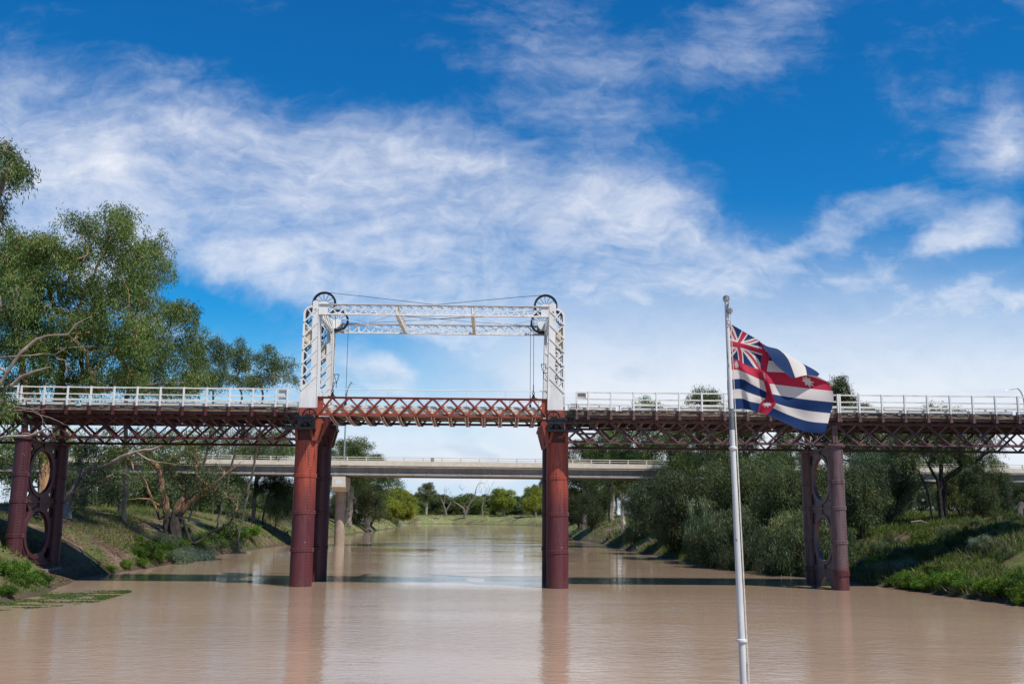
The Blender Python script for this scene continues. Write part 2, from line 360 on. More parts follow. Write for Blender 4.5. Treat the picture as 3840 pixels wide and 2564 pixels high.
# ground material: bare silt, leaf litter and grass
mt = bpy.data.materials.new('ground'); mt.use_nodes = True; N = NT(mt.node_tree); b = N.nt.nodes['Principled BSDF']; b.inputs['Roughness'].default_value = .95; b.inputs['Specular IOR Level'].default_value = .15
pos = N.n('ShaderNodeNewGeometry').outputs['Position']; sp = N.n('ShaderNodeSeparateXYZ'); N.set(sp.inputs[0], pos)
silt = N.mix(N.smooth(N.noise(pos, 1.3, 5, .6), .35, .65), (.185,.130,.090), (.115,.082,.060))
lit = N.mix(N.smooth(N.noise(pos, 5.0, 5, .7), .40, .60), (.130,.080,.052), (.060,.040,.030))
gra = N.mix(N.smooth(N.noise(pos, 2.2, 6, .7), .35, .65), (.055,.078,.020), (.105,.125,.038))
fg = N.mix(N.smooth(N.noise(pos, .25, 6, .65), .35, .65), (.125,.155,.055), (.205,.190,.090))
col = N.mix(N.smooth(N.noise(pos, .42, 4, .6, .4), .40, .56), silt, lit)
col = N.mix(N.smooth(N.noise(pos, .33, 5, .65, .3), .46, .58), col, gra)
farf = N.smooth(sp.outputs[1], 90, 260); col = N.mix(N.math('MULTIPLY', farf, N.smooth(N.noise(pos, .12, 5, .6), .36, .5)), col, fg)
col = N.mix(N.math('MULTIPLY', farf, N.smooth(N.noise(N.mapping(pos, sc=(.5,.5,1)), .3, 5, .7), .60, .70)), col, (.26,.205,.14))
wet = N.smooth(sp.outputs[2], .55, .05); col = N.mix(N.math('MULTIPLY', wet, .8), col, (.060,.045,.032))
N.set(b.inputs['Base Color'], col)
bn = N.n('ShaderNodeBump'); bn.inputs['Strength'].default_value = .8; bn.inputs['Distance'].default_value = .12; N.set(bn.inputs['Height'], N.noise(pos, 3.5, 7, .7)); N.set(b.inputs['Normal'], bn.outputs[0])
MATS['ground'] = mt
gx = grow_lines(-46, 62, .6, -5000, 5000); gy = grow_lines(-34, 100, .7, -900, 6500)
gy = np.unique(np.concatenate([gy, np.arange(100, 620, 4.0)])); gx = np.unique(np.concatenate([gx, np.arange(-120, 120, 3.0)]))
go = bpy.data.objects.new('ground', grid_mesh('ground', gx, gy, height)); COL.objects.link(go); go.data.materials.append(mt); tag(go, 'river banks of bare silt, leaf litter and grass', None, None, 'structure')

# water: silty brown, with wind-ruffled and calm patches
mt = bpy.data.materials.new('river_water'); mt.use_nodes = True; N = NT(mt.node_tree); b = N.nt.nodes['Principled BSDF']
pos = N.n('ShaderNodeNewGeometry').outputs['Position']
N.set(b.inputs['Base Color'], N.mix(N.smooth(N.noise(N.mapping(pos, sc=(.6,1.4,1)), .06, 3, .5), .35, .65), (.390,.268,.186), (.350,.240,.165)))
b.inputs['Roughness'].default_value = .03; b.inputs['IOR'].default_value = 1.333
spw = N.n('ShaderNodeSeparateXYZ'); N.set(spw.inputs[0], pos)
calm = N.smooth(N.noise(N.mapping(pos, sc=(.35,1.0,1)), .085, 4, .6, .5), .36, .66)
near = N.smooth(spw.outputs[1], 9, -6)
ruf = N.math('ADD', N.math('MULTIPLY', calm, .17), N.math('MULTIPLY', near, .13))
w1 = N.noise(N.mapping(pos, rot=(0,0,.25), sc=(.75,1.5,1)), 2.3, 4, .6, .3)
w2 = N.noise(N.mapping(pos, rot=(0,0,-.35), sc=(.8,1.3,1)), .55, 3, .5, .2)
hgt = N.math('ADD', N.math('MULTIPLY', w1, N.math('ADD', N.math('MULTIPLY', ruf, .085), .0018)), N.math('MULTIPLY', w2, N.math('ADD', N.math('MULTIPLY', ruf, .05), .0035)))
bn = N.n('ShaderNodeBump'); bn.inputs['Strength'].default_value = 1.0; bn.inputs['Distance'].default_value = 1.0; N.set(bn.inputs['Height'], hgt); N.set(b.inputs['Normal'], bn.outputs[0])
MATS['river_water'] = mt
wxs = np.linspace(-260, 200, 24); wys = np.concatenate([np.linspace(-400, 640, 40)])
wo = bpy.data.objects.new('river_water', grid_mesh('river_water', wxs, wys, lambda x, y: x*0.0)); COL.objects.link(wo); wo.data.materials.append(mt); tag(wo, 'muddy brown river with soft reflections', None, None, 'structure')

# ================================================================== OLD LIFT BRIDGE
W = 5.3                 # girder to girder
LS = 15.0               # centre to centre of the lift piers
SP = 16.75              # approach span
ZC = 8.42               # top of the iron columns
def pier_paint(name, top, low, z0, z1):
    mt = bpy.data.materials.new(name); mt.use_nodes = True; N = NT(mt.node_tree); b = N.nt.nodes['Principled BSDF']; b.inputs['Roughness'].default_value = .5
    pos = N.n('ShaderNodeNewGeometry').outputs['Position']; sp = N.n('ShaderNodeSeparateXYZ'); N.set(sp.inputs[0], pos)
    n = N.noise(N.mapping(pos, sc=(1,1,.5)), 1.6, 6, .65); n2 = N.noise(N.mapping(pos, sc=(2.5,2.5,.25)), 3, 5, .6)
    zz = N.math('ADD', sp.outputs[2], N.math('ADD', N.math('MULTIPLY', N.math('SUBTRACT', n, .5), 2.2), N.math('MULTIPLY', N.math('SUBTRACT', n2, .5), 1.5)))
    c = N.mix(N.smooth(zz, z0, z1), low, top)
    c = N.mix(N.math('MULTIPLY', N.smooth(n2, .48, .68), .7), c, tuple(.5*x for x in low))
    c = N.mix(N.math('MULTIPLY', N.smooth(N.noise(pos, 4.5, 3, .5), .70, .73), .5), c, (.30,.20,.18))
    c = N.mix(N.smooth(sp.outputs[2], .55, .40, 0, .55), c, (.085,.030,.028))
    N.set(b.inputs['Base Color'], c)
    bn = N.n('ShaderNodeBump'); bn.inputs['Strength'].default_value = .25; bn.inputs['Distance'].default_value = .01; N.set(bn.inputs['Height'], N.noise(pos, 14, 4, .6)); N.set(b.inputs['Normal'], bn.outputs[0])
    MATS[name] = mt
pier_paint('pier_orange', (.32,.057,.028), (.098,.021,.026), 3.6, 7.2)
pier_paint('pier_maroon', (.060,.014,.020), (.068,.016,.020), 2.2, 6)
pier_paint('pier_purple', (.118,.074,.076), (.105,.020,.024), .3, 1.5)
BANDS = (6.38, 4.24, 2.08)
def column(par, x, y, r, zb, zt, mat, bands, cap=None, label=None):
    mb = MB(); mb.lathe((x,y,0), [(r,zb),(r,zt)], 40)
    for k in range(int((zt-max(zb,0))/.17)):       # riveted seams
        z = max(zb,0)+.1+k*.17
        for a in (-1.02, -.90): mb.rivet((x+r*math.cos(a), y+r*math.sin(a), z), .034, (math.cos(a), math.sin(a), 0))
    for zz in bands:
        for k in range(26):
            a = 2*math.pi*k/26
            for dz in (-.06, .06): mb.rivet((x+(r+.022)*math.cos(a), y+(r+.022)*math.sin(a), zz+dz), .034, (math.cos(a), math.sin(a), 0))
    c = mb.build('column', mat, par, True)
    if label: c['label'] = label
    for zz in bands:
        MB().lathe((x,y,zz), [(r+.002,-.11),(r+.024,-.10),(r+.024,.10),(r+.002,.11)], 40).build('collar', mat, c, True)
    if cap:
        MB().lathe((x,y,zt), [(r+.01,-.10),(r+.10,-.05),(r+.13,.02),(r+.13,.09),(r+.03,.13),(r-.05,.13)], 40).build('cap', mat, c, True)
    return c
def frustum(mb, a, b):
    (x0,x1,y0,y1,z0), (X0,X1,Y0,Y1,z1) = a, b
    return mb.add([(x0,y0,z0),(x1,y0,z0),(x1,y1,z0),(x0,y1,z0),(X0,Y0,z1),(X1,Y0,z1),(X1,Y1,z1),(X0,Y1,z1)],
                  [(3,2,1,0),(4,5,6,7),(0,1,5,4),(1,2,6,5),(2,3,7,6),(3,0,4,7)])
def lift_pier(x, s, label):
    p = thing('iron_pier', (x,0,0), label, 'bridge pier', 'iron piers of the old bridge')
    X = lambda a: x+s*a
    for y in (0, W):
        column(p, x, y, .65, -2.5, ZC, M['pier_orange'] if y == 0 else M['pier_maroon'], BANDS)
        mb = MB(); xs = sorted((X(-.5), X(.52))); xt = sorted((X(-.45), X(.72)))
        frustum(mb, (xs[0],xs[1],y-.45,y+.45,ZC), (xt[0],xt[1],y-.5,y+.5,9.5)).build('head_core', M['maroon_iron'], p)
        mb = MB()
        for yy in (y-.64, y+.56):
            mb.prism([(X(-.62),9.06),(X(-.45),9.06),(X(-.40),ZC),(X(-.56),ZC)], yy, yy+.08)
            mb.prism([(X(.24),9.06),(X(.42),9.06),(X(.58),ZC),(X(.44),ZC)], yy, yy+.08)
        mb.prism([(X(.54),ZC),(X(.68),ZC),(X(.95),9.46),(X(.64),9.46)], y-.62, y-.30)
        mb.prism([(X(.54),ZC),(X(.68),ZC),(X(.95),9.46),(X(.64),9.46)], y+.30, y+.62)
        mb.lathe((x,y,ZC), [(.66,-.03),(.70,-.02),(.70,.02),(.6,.03)], 40)
        mb.build('bracket', M['orange_iron'] if y == 0 else M['maroon_iron'], p)
        mb = MB(); a, b2 = sorted((X(.60), X(1.02))); mb.box((a,y-.6,9.463), (b2,y+.6,9.62)); mb.box((a+.06,y-.5,9.62), (b2-.06,y+.5,9.86))
        mb.build('bearing_block', M['orange_iron'] if y == 0 else M['maroon_iron'], p)
    mb = MB(); mb.box((x-.05,.6,-2.5), (x+.05,W-.6,8.3))
    for zz in BANDS: mb.box((x-.22,.62,zz-.02), (x+.22,W-.62,zz+.02))
    for yy in (1.5, 2.65, 3.8): mb.box((x-.16,yy-.02,-2.4), (x+.16,yy+.02,8.25))
    mb.build('web_plate', M['maroon_iron'], p)
    return p
lift_pier(0, 1, 'red iron twin-column pier under the left tower of the lift span')
lift_pier(LS, -1, 'red iron twin-column pier under the right tower of the lift span')

def oval_web(par, x, y0, y1, zb, mat):
    """pierced web between two columns: two ovals, corner slots and an arch at the foot"""
    mb = MB(); yc = (y0+y1)/2; hw = (y1-y0)/2; th = .05; n = 72
    def cell(z0, z1, rz, ry, slots=True):
        zc = (z0+z1)/2; hh = (z1-z0)/2; ca = math.atan2(hh, hw); rows = []
        for k in range(n):
            a = 2*math.pi*k/n; c, s_ = math.cos(a), math.sin(a)
            e = np.array([ry*c, rz*s_]); f = e*1.16+np.array([.04*c,.04*s_]); t = min(hw/abs(c) if abs(c) > 1e-6 else 1e9, hh/abs(s_) if abs(s_) > 1e-6 else 1e9)
            # square the outer edge along true angle of the flange point
            aa = math.atan2(f[1], f[0]); t = min(hw/abs(math.cos(aa)) if abs(math.cos(aa)) > 1e-6 else 1e9, hh/abs(math.sin(aa)) if abs(math.sin(aa)) > 1e-6 else 1e9)
            q = np.array([t*math.cos(aa), t*math.sin(aa)])
            if abs(f[0]) > hw: f = f*hw/abs(f[0])
            rows.append([e, f, f+(q-f)*.22, f+(q-f)*.72, q, aa])
        for k in range(n):
            r, r2 = rows[k], rows[(k+1) % n]; am = abs(math.atan2(abs(math.sin((r[5]+r2[5])/2)), abs(math.cos((r[5]+r2[5])/2)))-ca)
            for q in range(4):
                if q == 2 and slots and am < .17: continue
                t_ = th*1.0 if q else th*2.2
                P = [r[q], r[q+1], r2[q+1], r2[q]]
                for sx_ in (-1, 1): mb.add([(x+sx_*t_, yc+u[0], zc+u[1]) for u in P], [(0,1,2,3)])
                if q == 0:
                    for u, v in ((r[0], r2[0]), (r[1], r2[1])):
                        mb.add([(x-t_,yc+u[0],zc+u[1]),(x+t_,yc+u[0],zc+u[1]),(x+t_,yc+v[0],zc+v[1]),(x-t_,yc+v[0],zc+v[1])], [(0,1,2,3)])
    cell(4.80, 8.32, 1.29, hw*.66); cell(1.08, 4.70, 1.31, hw*.66)
    mb.box((x-.14,y0,4.70), (x+.14,y1,4.80)); mb.box((x-.14,y0,1.00), (x+.14,y1,1.08)); mb.box((x-.16,y0,8.32), (x+.16,y1,8.42))
    for z0, z1 in ((7.9,8.32),(4.80,5.02),(4.30,4.70),(1.08,1.36)): mb.box((x-.13,yc-.06,z0), (x+.13,yc+.06,z1))
    if zb < 0:
        pts = [(y0,1.0),(y0,zb)] + [(yc-hw*.62*math.cos(t), zb+(.62-zb)*math.sin(t)) for t in np.linspace(0, math.pi, 17)] + [(y1,zb),(y1,1.0)]
        for k in range(1, len(pts)-2):
            a, b2 = pts[k], pts[k+1]
            mb.prism([a, b2, (b2[0],1.0), (a[0],1.0)] if abs(a[0]-b2[0]) > 1e-6 else [a, b2, (b2[0]+.001,1.0), (a[0],1.0)], x-th, x+th, (1,2,0))
    else: mb.box((x-.09,y0,.72), (x+.09,y1,1.0))
    return mb.build('oval_web', mat, par)
def side_pier(x, zb, mat, label, lower=None):
    p = thing('oval_pier', (x,0,0), label, 'bridge pier', 'iron piers of the old bridge')
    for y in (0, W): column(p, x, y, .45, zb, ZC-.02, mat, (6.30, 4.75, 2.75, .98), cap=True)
    oval_web(p, x, .42, W-.42, -1.5 if zb < 0 else .7, mat)
    if zb < 0:
        for y in (0, W): MB().lathe((x,y,.98), [(.452,-.17),(.50,-.16),(.50,.16),(.452,.17)], 40).build('flange_ring', M['maroon_iron'], p, True)
    else:
        MB().box((x-.62,-.62,-1.0), (x+.62,W+.62,.69)).build('footing', M['bark_grey'], p)
    return p
side_pier(-SP, .70, M['pier_maroon'], 'maroon iron pier with two oval openings standing on the left bank')
side_pier(LS+SP, -2.5, M['pier_purple'], 'faded purple iron pier with two oval openings standing in the water')
side_pier(-2*SP, 2.0, M['pier_maroon'], 'maroon iron pier behind the gum trees at the far left end of the old bridge')
side_pier(LS+2*SP, 2.0, M['pier_purple'], 'faded purple iron pier up the right bank beyond the edge of the photo')

ZB0, ZB1, ZT0, ZT1 = 8.47, 8.62, 9.70, 9.84      # girder chords
HALF = .52                                        # node offset
def approach(x0, x1, mat, posts, label, mirror=False):
    L = x1-x0; nP = 12; px = L/nP
    sp_ = thing('approach_span', ((x0+x1)/2,0,8.4), label, 'bridge span', 'lattice approach spans of the old bridge')
    for gi, y in enumerate((0, W)):
        so_ = -1 if gi == 0 else 1
        g = MB().box((x0,y-.015,ZT0), (x1,y+.015,ZT1-.03)).box((x0,y-.16,ZT1-.03), (x1,y+.16,ZT1)).build('girder_top_chord', mat, sp_)
        mb = MB().box((x0,y-.015,ZB0+.025), (x1,y+.015,ZB1)); mb.box((x0,y-.17,ZB0), (x1,y+.17,ZB0+.025))
        k = 0
        for k in range(int(L/.24)):
            for dz in (.05, .10): mb.rivet((x0+.12+k*.24, y-.016, ZB0+dz), .014)
        mb.build('girder_bottom_chord', mat, sp_)
        # diagonals: one shape of each kind, copied along the girder
        def dmesh(s, heavy):
            m_ = MB(); a = (0, 0, ZB0+.05-8.4); b2 = (s*px, 0, ZT1-.05-8.4)
            d = np.array(b2)-np.array(a)
            if heavy: m_.bar(a, b2, .02, .15, (0,0,1)); m_.bar(np.array(a)+[0,so_*.05,0], np.array(b2)+[0,so_*.05,0], .10, .022, (0,0,1))
            else: m_.bar(a, b2, .025, .10, (0,0,1))
            return m_.mesh('diagonal', mat)
        mm = {(s, h): dmesh(s, h) for s in (1, -1) for h in (True, False)}
        for i in range(nP):
            xa = x0+i*px; first = i < nP/2
            for s in (1, -1):
                heavy = (s == -1) == first
                o = bpy.data.objects.new('diagonal', mm[(s, heavy)]); COL.objects.link(o); o.parent = sp_
                o.location = ((xa if s == 1 else xa+px)-(x0+x1)/2, y+so_*(.055 if heavy else .02), 0)
        for xe, w_ in ((x0+.06, .16), (x1-.06, .16)):
            MB().box((xe-w_/2, y-.12, ZB1), (xe+w_/2, y+.12, ZT0)).build('end_post', mat, sp_)
    # floor
    mb = MB(); rng = random.Random(int(x0*7)+5); x = x0
    while x < x1-.05:
        w_ = rng.uniform(.20,.27); e = rng.uniform(-.05,.05); dz = rng.uniform(-.012,.012)
        mb.box((x,-.58+e,10.24+dz), (min(x+w_-.012,x1),W+.58+e,10.37+dz)); x += w_
    mb.build('deck_planks', M['deck_timber'], sp_)
    mb = MB()
    for y in (-.50, .9, 2.1, 3.2, 4.4, W+.50):
        x = x0
        while x < x1-.05:
            l = min(rng.uniform(2.2,3.4), x1-x); mb.box((x,y-.09,10.10+rng.uniform(-.008,.008)), (x+l-.02,y+.09,10.228)); x += l
    mb.build('stringer', M['deck_timber'], sp_)
    mb = MB()
    for y in (-.46, W+.46): mb.box((x0,y-.03,9.96), (x1,y+.03,10.10)); mb.box((x0,y-.08,9.945), (x1,y+.08,9.96))
    mb.build('edge_channel', mat, sp_)
    for i in range(nP):
        xa = x0+(i+.5)*px
        mb = MB(); mb.box((xa-.02,-.4,9.86), (xa+.02,W+.4,9.94)); n = 10
        zs = [9.84-.30*math.sin(math.pi*k/n)**.8 for k in range(n+1)]; ys = [.05+(W-.1)*k/n for k in range(n+1)]
        for k in range(n):
            mb.prism([(ys[k],9.86),(ys[k],zs[k]),(ys[k+1],zs[k+1]),(ys[k+1],9.86)], xa-.012, xa+.012, (1,2,0))
            mb.bar((xa,ys[k],zs[k]-.01), (xa,ys[k+1],zs[k+1]-.01), .16, .022)
        mb.build('cross_girder', mat, sp_)
    # kerb, posts, rails
    for y in (-.45, W+.45):
        mb = MB(); x = x0+.25
        while x < x1-.3:
            l = min(rng.uniform(2.4,4.2), x1-x-.1); zz = rng.uniform(-.02,.02); mb.box((x,y-.09,10.385), (x+l-.04,y+.09,10.585+zz))
            x += l + (rng.uniform(.15,.4) if rng.random() < .3 else .02)
        mb.build('kerb_timber', M['white_timber'], sp_)
    mb = MB(); mb.mi = 0; mb.box((-.045,-.05,10.37-8.4), (.045,.05,11.50-8.4)); mb.box((-.045,.05,10.37-8.4), (-.030,.09,11.45-8.4))
    mb.mi = 1; mb.box((-.05,-.055,9.95-8.4), (.05,.055,10.37-8.4)); mb.prism([(-.085,9.83-8.4),(.085,9.83-8.4),(.075,10.02-8.4),(-.075,10.02-8.4)], -.07, .07); mb.box((-.02,.05,9.84-8.4), (.02,.42,9.94-8.4))
    pm = mb.mesh('post', [M['white_iron'], mat])
    for y, fl in ((-.75, 0), (W+.75, math.pi)):
        for xp in posts:
            o = bpy.data.objects.new('post', pm); COL.objects.link(o); o.parent = sp_; o.location = (xp-(x0+x1)/2, y, 0); o.rotation_euler = (0,0,fl)
        yr = y+(.03 if fl == 0 else -.03); a, b2 = min(posts), max(posts)
        for zc_, hh in ((11.44,.075),(11.03,.07),(10.72,.085)):
            mb = MB(); xs = sorted(posts)
            for q in range(len(xs)-1):
                j = rng.uniform(-.012,.012); mb.bar((xs[q],yr,zc_+j), (xs[q+1]-.01,yr,zc_+rng.uniform(-.012,.012)), .07, hh)
            mb.build('rail', M['white_timber'], sp_)
    return sp_
pl = [-1.1,-1.79]+[-3.15-1.365*k for k in range(11)]
approach(-SP, -.42, M['maroon_iron'], pl, 'maroon lattice girder span with white railing left of the lift span')
pr_ = [LS-p for p in pl]
approach(LS+.42, LS+SP, M['purple_iron'], pr_, 'faded purple girder span with white railing right of the lift span, partly behind the flag')
approach(-2*SP, -SP-.02, M['maroon_iron'], [-SP-.25-1.375*k for k in range(12)], 'maroon lattice girder span running off behind the leaning gum at the left edge')
approach(LS+SP+.02, LS+2*SP, M['purple_iron'], [LS+SP+.17]+[LS+SP+.17+1.17+1.375*k for k in range(11)], 'faded purple lattice girder span over the grassy right bank')

# ------------------------------------------------------------------ the lifting span
ls = thing('lift_span', (7.5,0,9.9), 'orange-red lattice lift span with cream timber deck hanging between the white towers', 'bridge span')
A0, A1 = .62, 14.38; TZ0, TZ1 = 9.93, 11.06
for gi, y in enumerate((-.45, W+.05)):
    mt = M['orange_iron'] if gi == 0 else M['maroon_iron']; so_ = -1 if gi == 0 else 1
    MB().box((A0,y-.02,TZ1-.12), (A1,y+.02,TZ1-.03)).box((A0,y-.13,TZ1-.03), (A1,y+.13,TZ1)).prism([(A0,TZ1-.03),(A0-.03,TZ1+.03),(A0+.12,TZ1-.01)], y-.1, y+.1).prism([(A1,TZ1-.03),(A1+.03,TZ1+.03),(A1-.12,TZ1-.01)], y-.1, y+.1).build('top_chord', mt, ls)
    mb = MB().box((A0,y-.02,TZ0+.025), (A1,y+.02,TZ0+.14)).box((A0,y-.15,TZ0), (A1,y+.15,TZ0+.025))
    for k in range(110):
        for dz in (.05, .10): mb.rivet((A0+.1+k*.125, y-.021, TZ0+dz), .012)
    mb.build('bottom_chord', mt, ls)
    for a, b2 in ((A0,A0+.36),(A1-.36,A1)):
        mb = MB().box((a,y-.025,TZ0+.14), (b2,y+.025,TZ1-.12)); xx = a+.02 if a < 5 else b2-.02; mb.box((xx-.02,y-.12,TZ0+.025), (xx+.02,y+.12,TZ1-.03))
        for k in range(7):
            for q in (.08,.14): mb.rivet(((a+q) if a < 5 else (b2-q), y-.026, TZ0+.22+k*.11), .016)
        mb.build('end_plate', mt, ls)
    def lm(s, heavy):
        m_ = MB(); a = (0,0,TZ0+.06-9.9); b2 = (s*.998,0,TZ1-.06-9.9)
        if heavy: m_.bar(a, b2, .02, .135); m_.bar(np.array(a)+[0,so_*.035,0], np.array(b2)+[0,so_*.035,0], .07, .025)
        else: m_.bar(a, b2, .02, .115)
        return m_.mesh('diagonal', mt)
    mm = {(s, h): lm(s, h) for s in (1,-1) for h in (True, False)}
    for k in range(-1, 14):
        xb = 1.51+.998*k if k >= 0 else None
        for s in (1,-1):
            xs_ = 1.51+.998*(k if s == 1 else k+1) if k >= 0 else (A0+.10 if s == 1 else 1.51)
            if k == 12 or k == 13:
                if k == 13: continue
                xs_ = 13.49 if s == 1 else A1-.10
            heavy = (s == 1) == (k < 6)
            o = bpy.data.objects.new('diagonal', mm[(s, heavy)]); COL.objects.link(o); o.parent = ls; o.location = (xs_-7.5, y+so_*(.06 if heavy else .02), 0)
            if k == -1 or k == 12: o.scale = (.80/.998, 1, 1)
rng = random.Random(4)
mb = MB(); x = A0+.1
while x < A1-.15:
    w_ = rng.uniform(.2,.27); mb.box((x,-.41+rng.uniform(-.03,.02),10.26+rng.uniform(-.012,.012)), (x+w_-.012,W-.1,10.39)); x += w_
mb.build('deck_planks', M['cream_timber'], ls)
mb = MB()
for y in (-.335, 1.0, 2.2, 3.3, 4.3):
    x = A0+.3
    while x < A1-.35:
        l = min(rng.uniform(1.2,3.0), A1-.3-x); mb.box((x,y-.08,10.095), (x+l-.02,y+.08,10.245)); x += l
mb.build('stringer', M['cream_timber'], ls)
for y in (-.30, W-.3):
    mb = MB(); x = A0+.5
    while x < A1-.5:
        l = min(rng.uniform(1.6,3.6), A1-.45-x); mb.box((x,y-.08,10.42), (x+l-.03,y+.08,10.565+rng.uniform(-.015,.015))); x += l
    mb.build('kerb_timber', M['white_timber'], ls)
for k in range(13):                                   # fish-bellied cross girders with pale bottom flanges
    xa = 1.45+k*1.01; n = 12; mb = MB(); ys = [-.42+(W+.44)*i/n for i in range(n+1)]; zs = [9.92-.26*math.sin(math.pi*i/n)**.9 for i in range(n+1)]
    mb.mi = 0
    for i in range(n): mb.prism([(ys[i],10.07),(ys[i],zs[i]),(ys[i+1],zs[i+1]),(ys[i+1],10.07)], xa-.015, xa+.015, (1,2,0))
    for i in range(n):
        mb.mi = 0; mb.bar((xa,ys[i],zs[i]-.005), (xa,ys[i+1],zs[i+1]-.005), .10, .02)
        mb.mi = 1
        for dx in (-.085, .085): mb.bar((xa+dx,ys[i],zs[i]-.02), (xa+dx,ys[i+1],zs[i+1]-.02), .055, .02)
    mb.build('cross_girder', [M['maroon_iron'], M['pale_strip']], ls)
mb = MB()
for y in (.9, 2.4, 3.9): mb.box((A0+.2,y-.04,10.04), (A1-.2,y+.04,10.09))
mb.build('floor_beam', M['maroon_iron'], ls)
for y, ph in ((-.12, 0), (W-.05, .35)):               # thin white pipe handrails
    xs = [2.45+ph+2.35*k for k in range(5)]+([.72+ph, 14.1])
    hr = MB().tube([(.5,y,11.55),(14.5,y,11.55)], .022, 6).build('handrail', M['white_iron'], ls, True)
    if y > 1: MB().tube([(.5,y,11.0),(14.5,y,11.0)], .016, 6).build('handrail', M['white_iron'], ls, True)
    for xp in xs: MB().tube([(xp,y,10.4),(xp,y,11.55)], .020, 6).build('handrail_post', M['white_iron'], ls, True)

# ------------------------------------------------------------------ towers
def tower(x, s, label, group='white lift towers'):
    t = thing('lift_tower', (x,0,9.1), label, 'bridge tower', group); X = lambda a: x+s*a
    wm = M['white_iron']
    for li, y0 in enumerate((-.60, 4.75)):
        y1 = y0+.9; red = M['orange_iron'] if li == 0 else M['maroon_iron']
        mb = MB(); a, b2 = sorted((X(-.41), X(.61))); mb.box((a,y0,9.12), (b2,y1,10.38))
        for k in range(9):
            for xx in (X(-.37), X(.50)): mb.rivet((xx,y0-.001,9.2+k*.14), .018)
        mb.build('tower_base', red, t)
        mb = MB()
        for yf, yb in ((y0, y0+.03), (y1-.03, y1)):
            mb.prism([(X(-.41),10.38),(X(.60),10.38),(X(.57),12.15),(X(.22),11.85),(X(-.28),11.75),(X(-.41),11.75)], yf, yb)
        mb.box((min(X(-.41),X(-.38)),y0+.03,10.38), (max(X(-.41),X(-.38)),y1-.03,11.75))
        for k in range(14):
            for xx in (X(-.36), X(.42)): mb.rivet((xx,y0-.001,10.46+k*.10), .015)
        mb.build('gusset_plate', wm, t)
        # inner chord: plate front and back, wide side plate
        mb = MB()
        for yf, yb in ((y0-.004, y0+.026), (y1-.026, y1+.004)):
            mb.prism([(X(.20),11.80),(X(.61),11.80),(X(.61),10.38),(X(.64),10.38),(X(.52),16.80),(X(.44),16.88),(X(.18),16.88),(X(.12),16.80)], yf, yb)
        mb.prism([(X(.605),10.381),(X(.645),10.381),(X(.525),16.80),(X(.485),16.80)], y0-.03, y1+.03)
        mb.prism([(X(.20),11.9),(X(.225),11.9),(X(.145),16.8),(X(.12),16.8)], y0+.03, y1-.03)
        for k in range(40):
            z = 11.9+k*.12; mb.rivet((X(.54-.10*(z-10.4)/6.4),y0-.005,z), .014)
        mb.build('inner_chord', wm, t)
        mb = MB()                                        # outer chord curving over at the top
        for yf, yb in ((y0,y0+.03),(y1-.03,y1)):
            a, b2 = sorted((X(-.41), X(-.29))); mb.box((a,yf,11.75), (b2,yb,16.06))
            mb.ring((X(.11),0,16.06), .40, .52, yf, yb, 14, *( (math.pi/2, math.pi) if s > 0 else (0, math.pi/2)))
        a, b2 = sorted((X(-.41), X(-.39))); mb.box((a,y0+.03,11.75), (b2,y1-.03,16.06)); mb.ring((X(.11),0,16.06), .50, .52, y0+.03, y1-.03, 14, *((math.pi/2, math.pi) if s > 0 else (0, math.pi/2)))
        mb.build('outer_chord', wm, t)
        for yy in (y0-.022, y1+.022):
            mb = MB()
            for zk in (15.57,14.72,13.88,13.04,12.20,11.42):
                mb.bar((X(-.36),yy,zk), (X(.50),yy,zk+.86), .026, .085)
                if zk > 12: mb.bar((X(-.36),yy+(.03 if yy < y0 else -.03),zk), (X(.22),yy+(.03 if yy < y0 else -.03),zk-.56), .02, .075)
                mb.rivet((X(-.35),yy-.014,zk), .024)
            mb.bar((X(-.20),yy,16.42), (X(.2),yy,15.9), .02, .07)
            mb.build('lattice', wm, t)
        mb = MB().lathe((X(.33),y0-.012,16.30), [(.085,0),(.085,.02)], 16, 'y'); mb.build('axle_hole_dark', M['black_iron'], t)  # flat black disc stands in for the dark inside an axle hole
        # sheave wheel
        yc = y0+.42; xc, zc = X(.74), 16.80
        rim = MB().ring((xc,yc,zc), .60, .70, yc-.07, yc+.07, 48).ring((xc,yc,zc), .69, .725, yc-.085, yc-.065, 48).ring((xc,yc,zc), .69, .725, yc+.065, yc+.085, 48).build('sheave_wheel', M['black_iron'], t, False)
        mb = MB()
        for k in range(12):
            a = 2*math.pi*k/12+.1; mb.bar((xc+.08*math.cos(a),yc,zc+.08*math.sin(a)), (xc+.62*math.cos(a),yc,zc+.62*math.sin(a)), .03, .026, (0,1,0))
        mb.build('spokes', M['black_iron'], rim)
        mb = MB().lathe((xc,yc-.12,zc), [(.03,-.03),(.10,0),(.10,.24),(.03,.27)], 16, 'y'); mb.build('hub', M['white_iron'], rim, True)
        mb = MB()
        for yy in (yc-.17, yc+.13):
            mb.prism([(X(.50),16.85),(X(.80),16.90),(X(1.02),16.82)]+[(X(.5+.52*math.cos(q)), 16.82-.60*math.sin(q)) for q in np.linspace(.15, 1.57, 8)], yy, yy+.04)
        mb.build('wheel_bracket', wm, t)
    # beam across the roadway with curved knees
    mb = MB()
    for xx in (X(.30), X(.50)):
        mb.box((xx-.02,.3,16.52), (xx+.02,4.75,16.62)); mb.box((xx-.02,.3,16.0), (xx+.02,4.75,16.08))
        for k in range(8):
            y = .3+k*.556; mb.bar((xx,y,16.04), (xx,y+.556,16.56), .02, .06, (1,0,0)); mb.bar((xx,y,16.56), (xx,y+.556,16.04), .02, .06, (1,0,0))
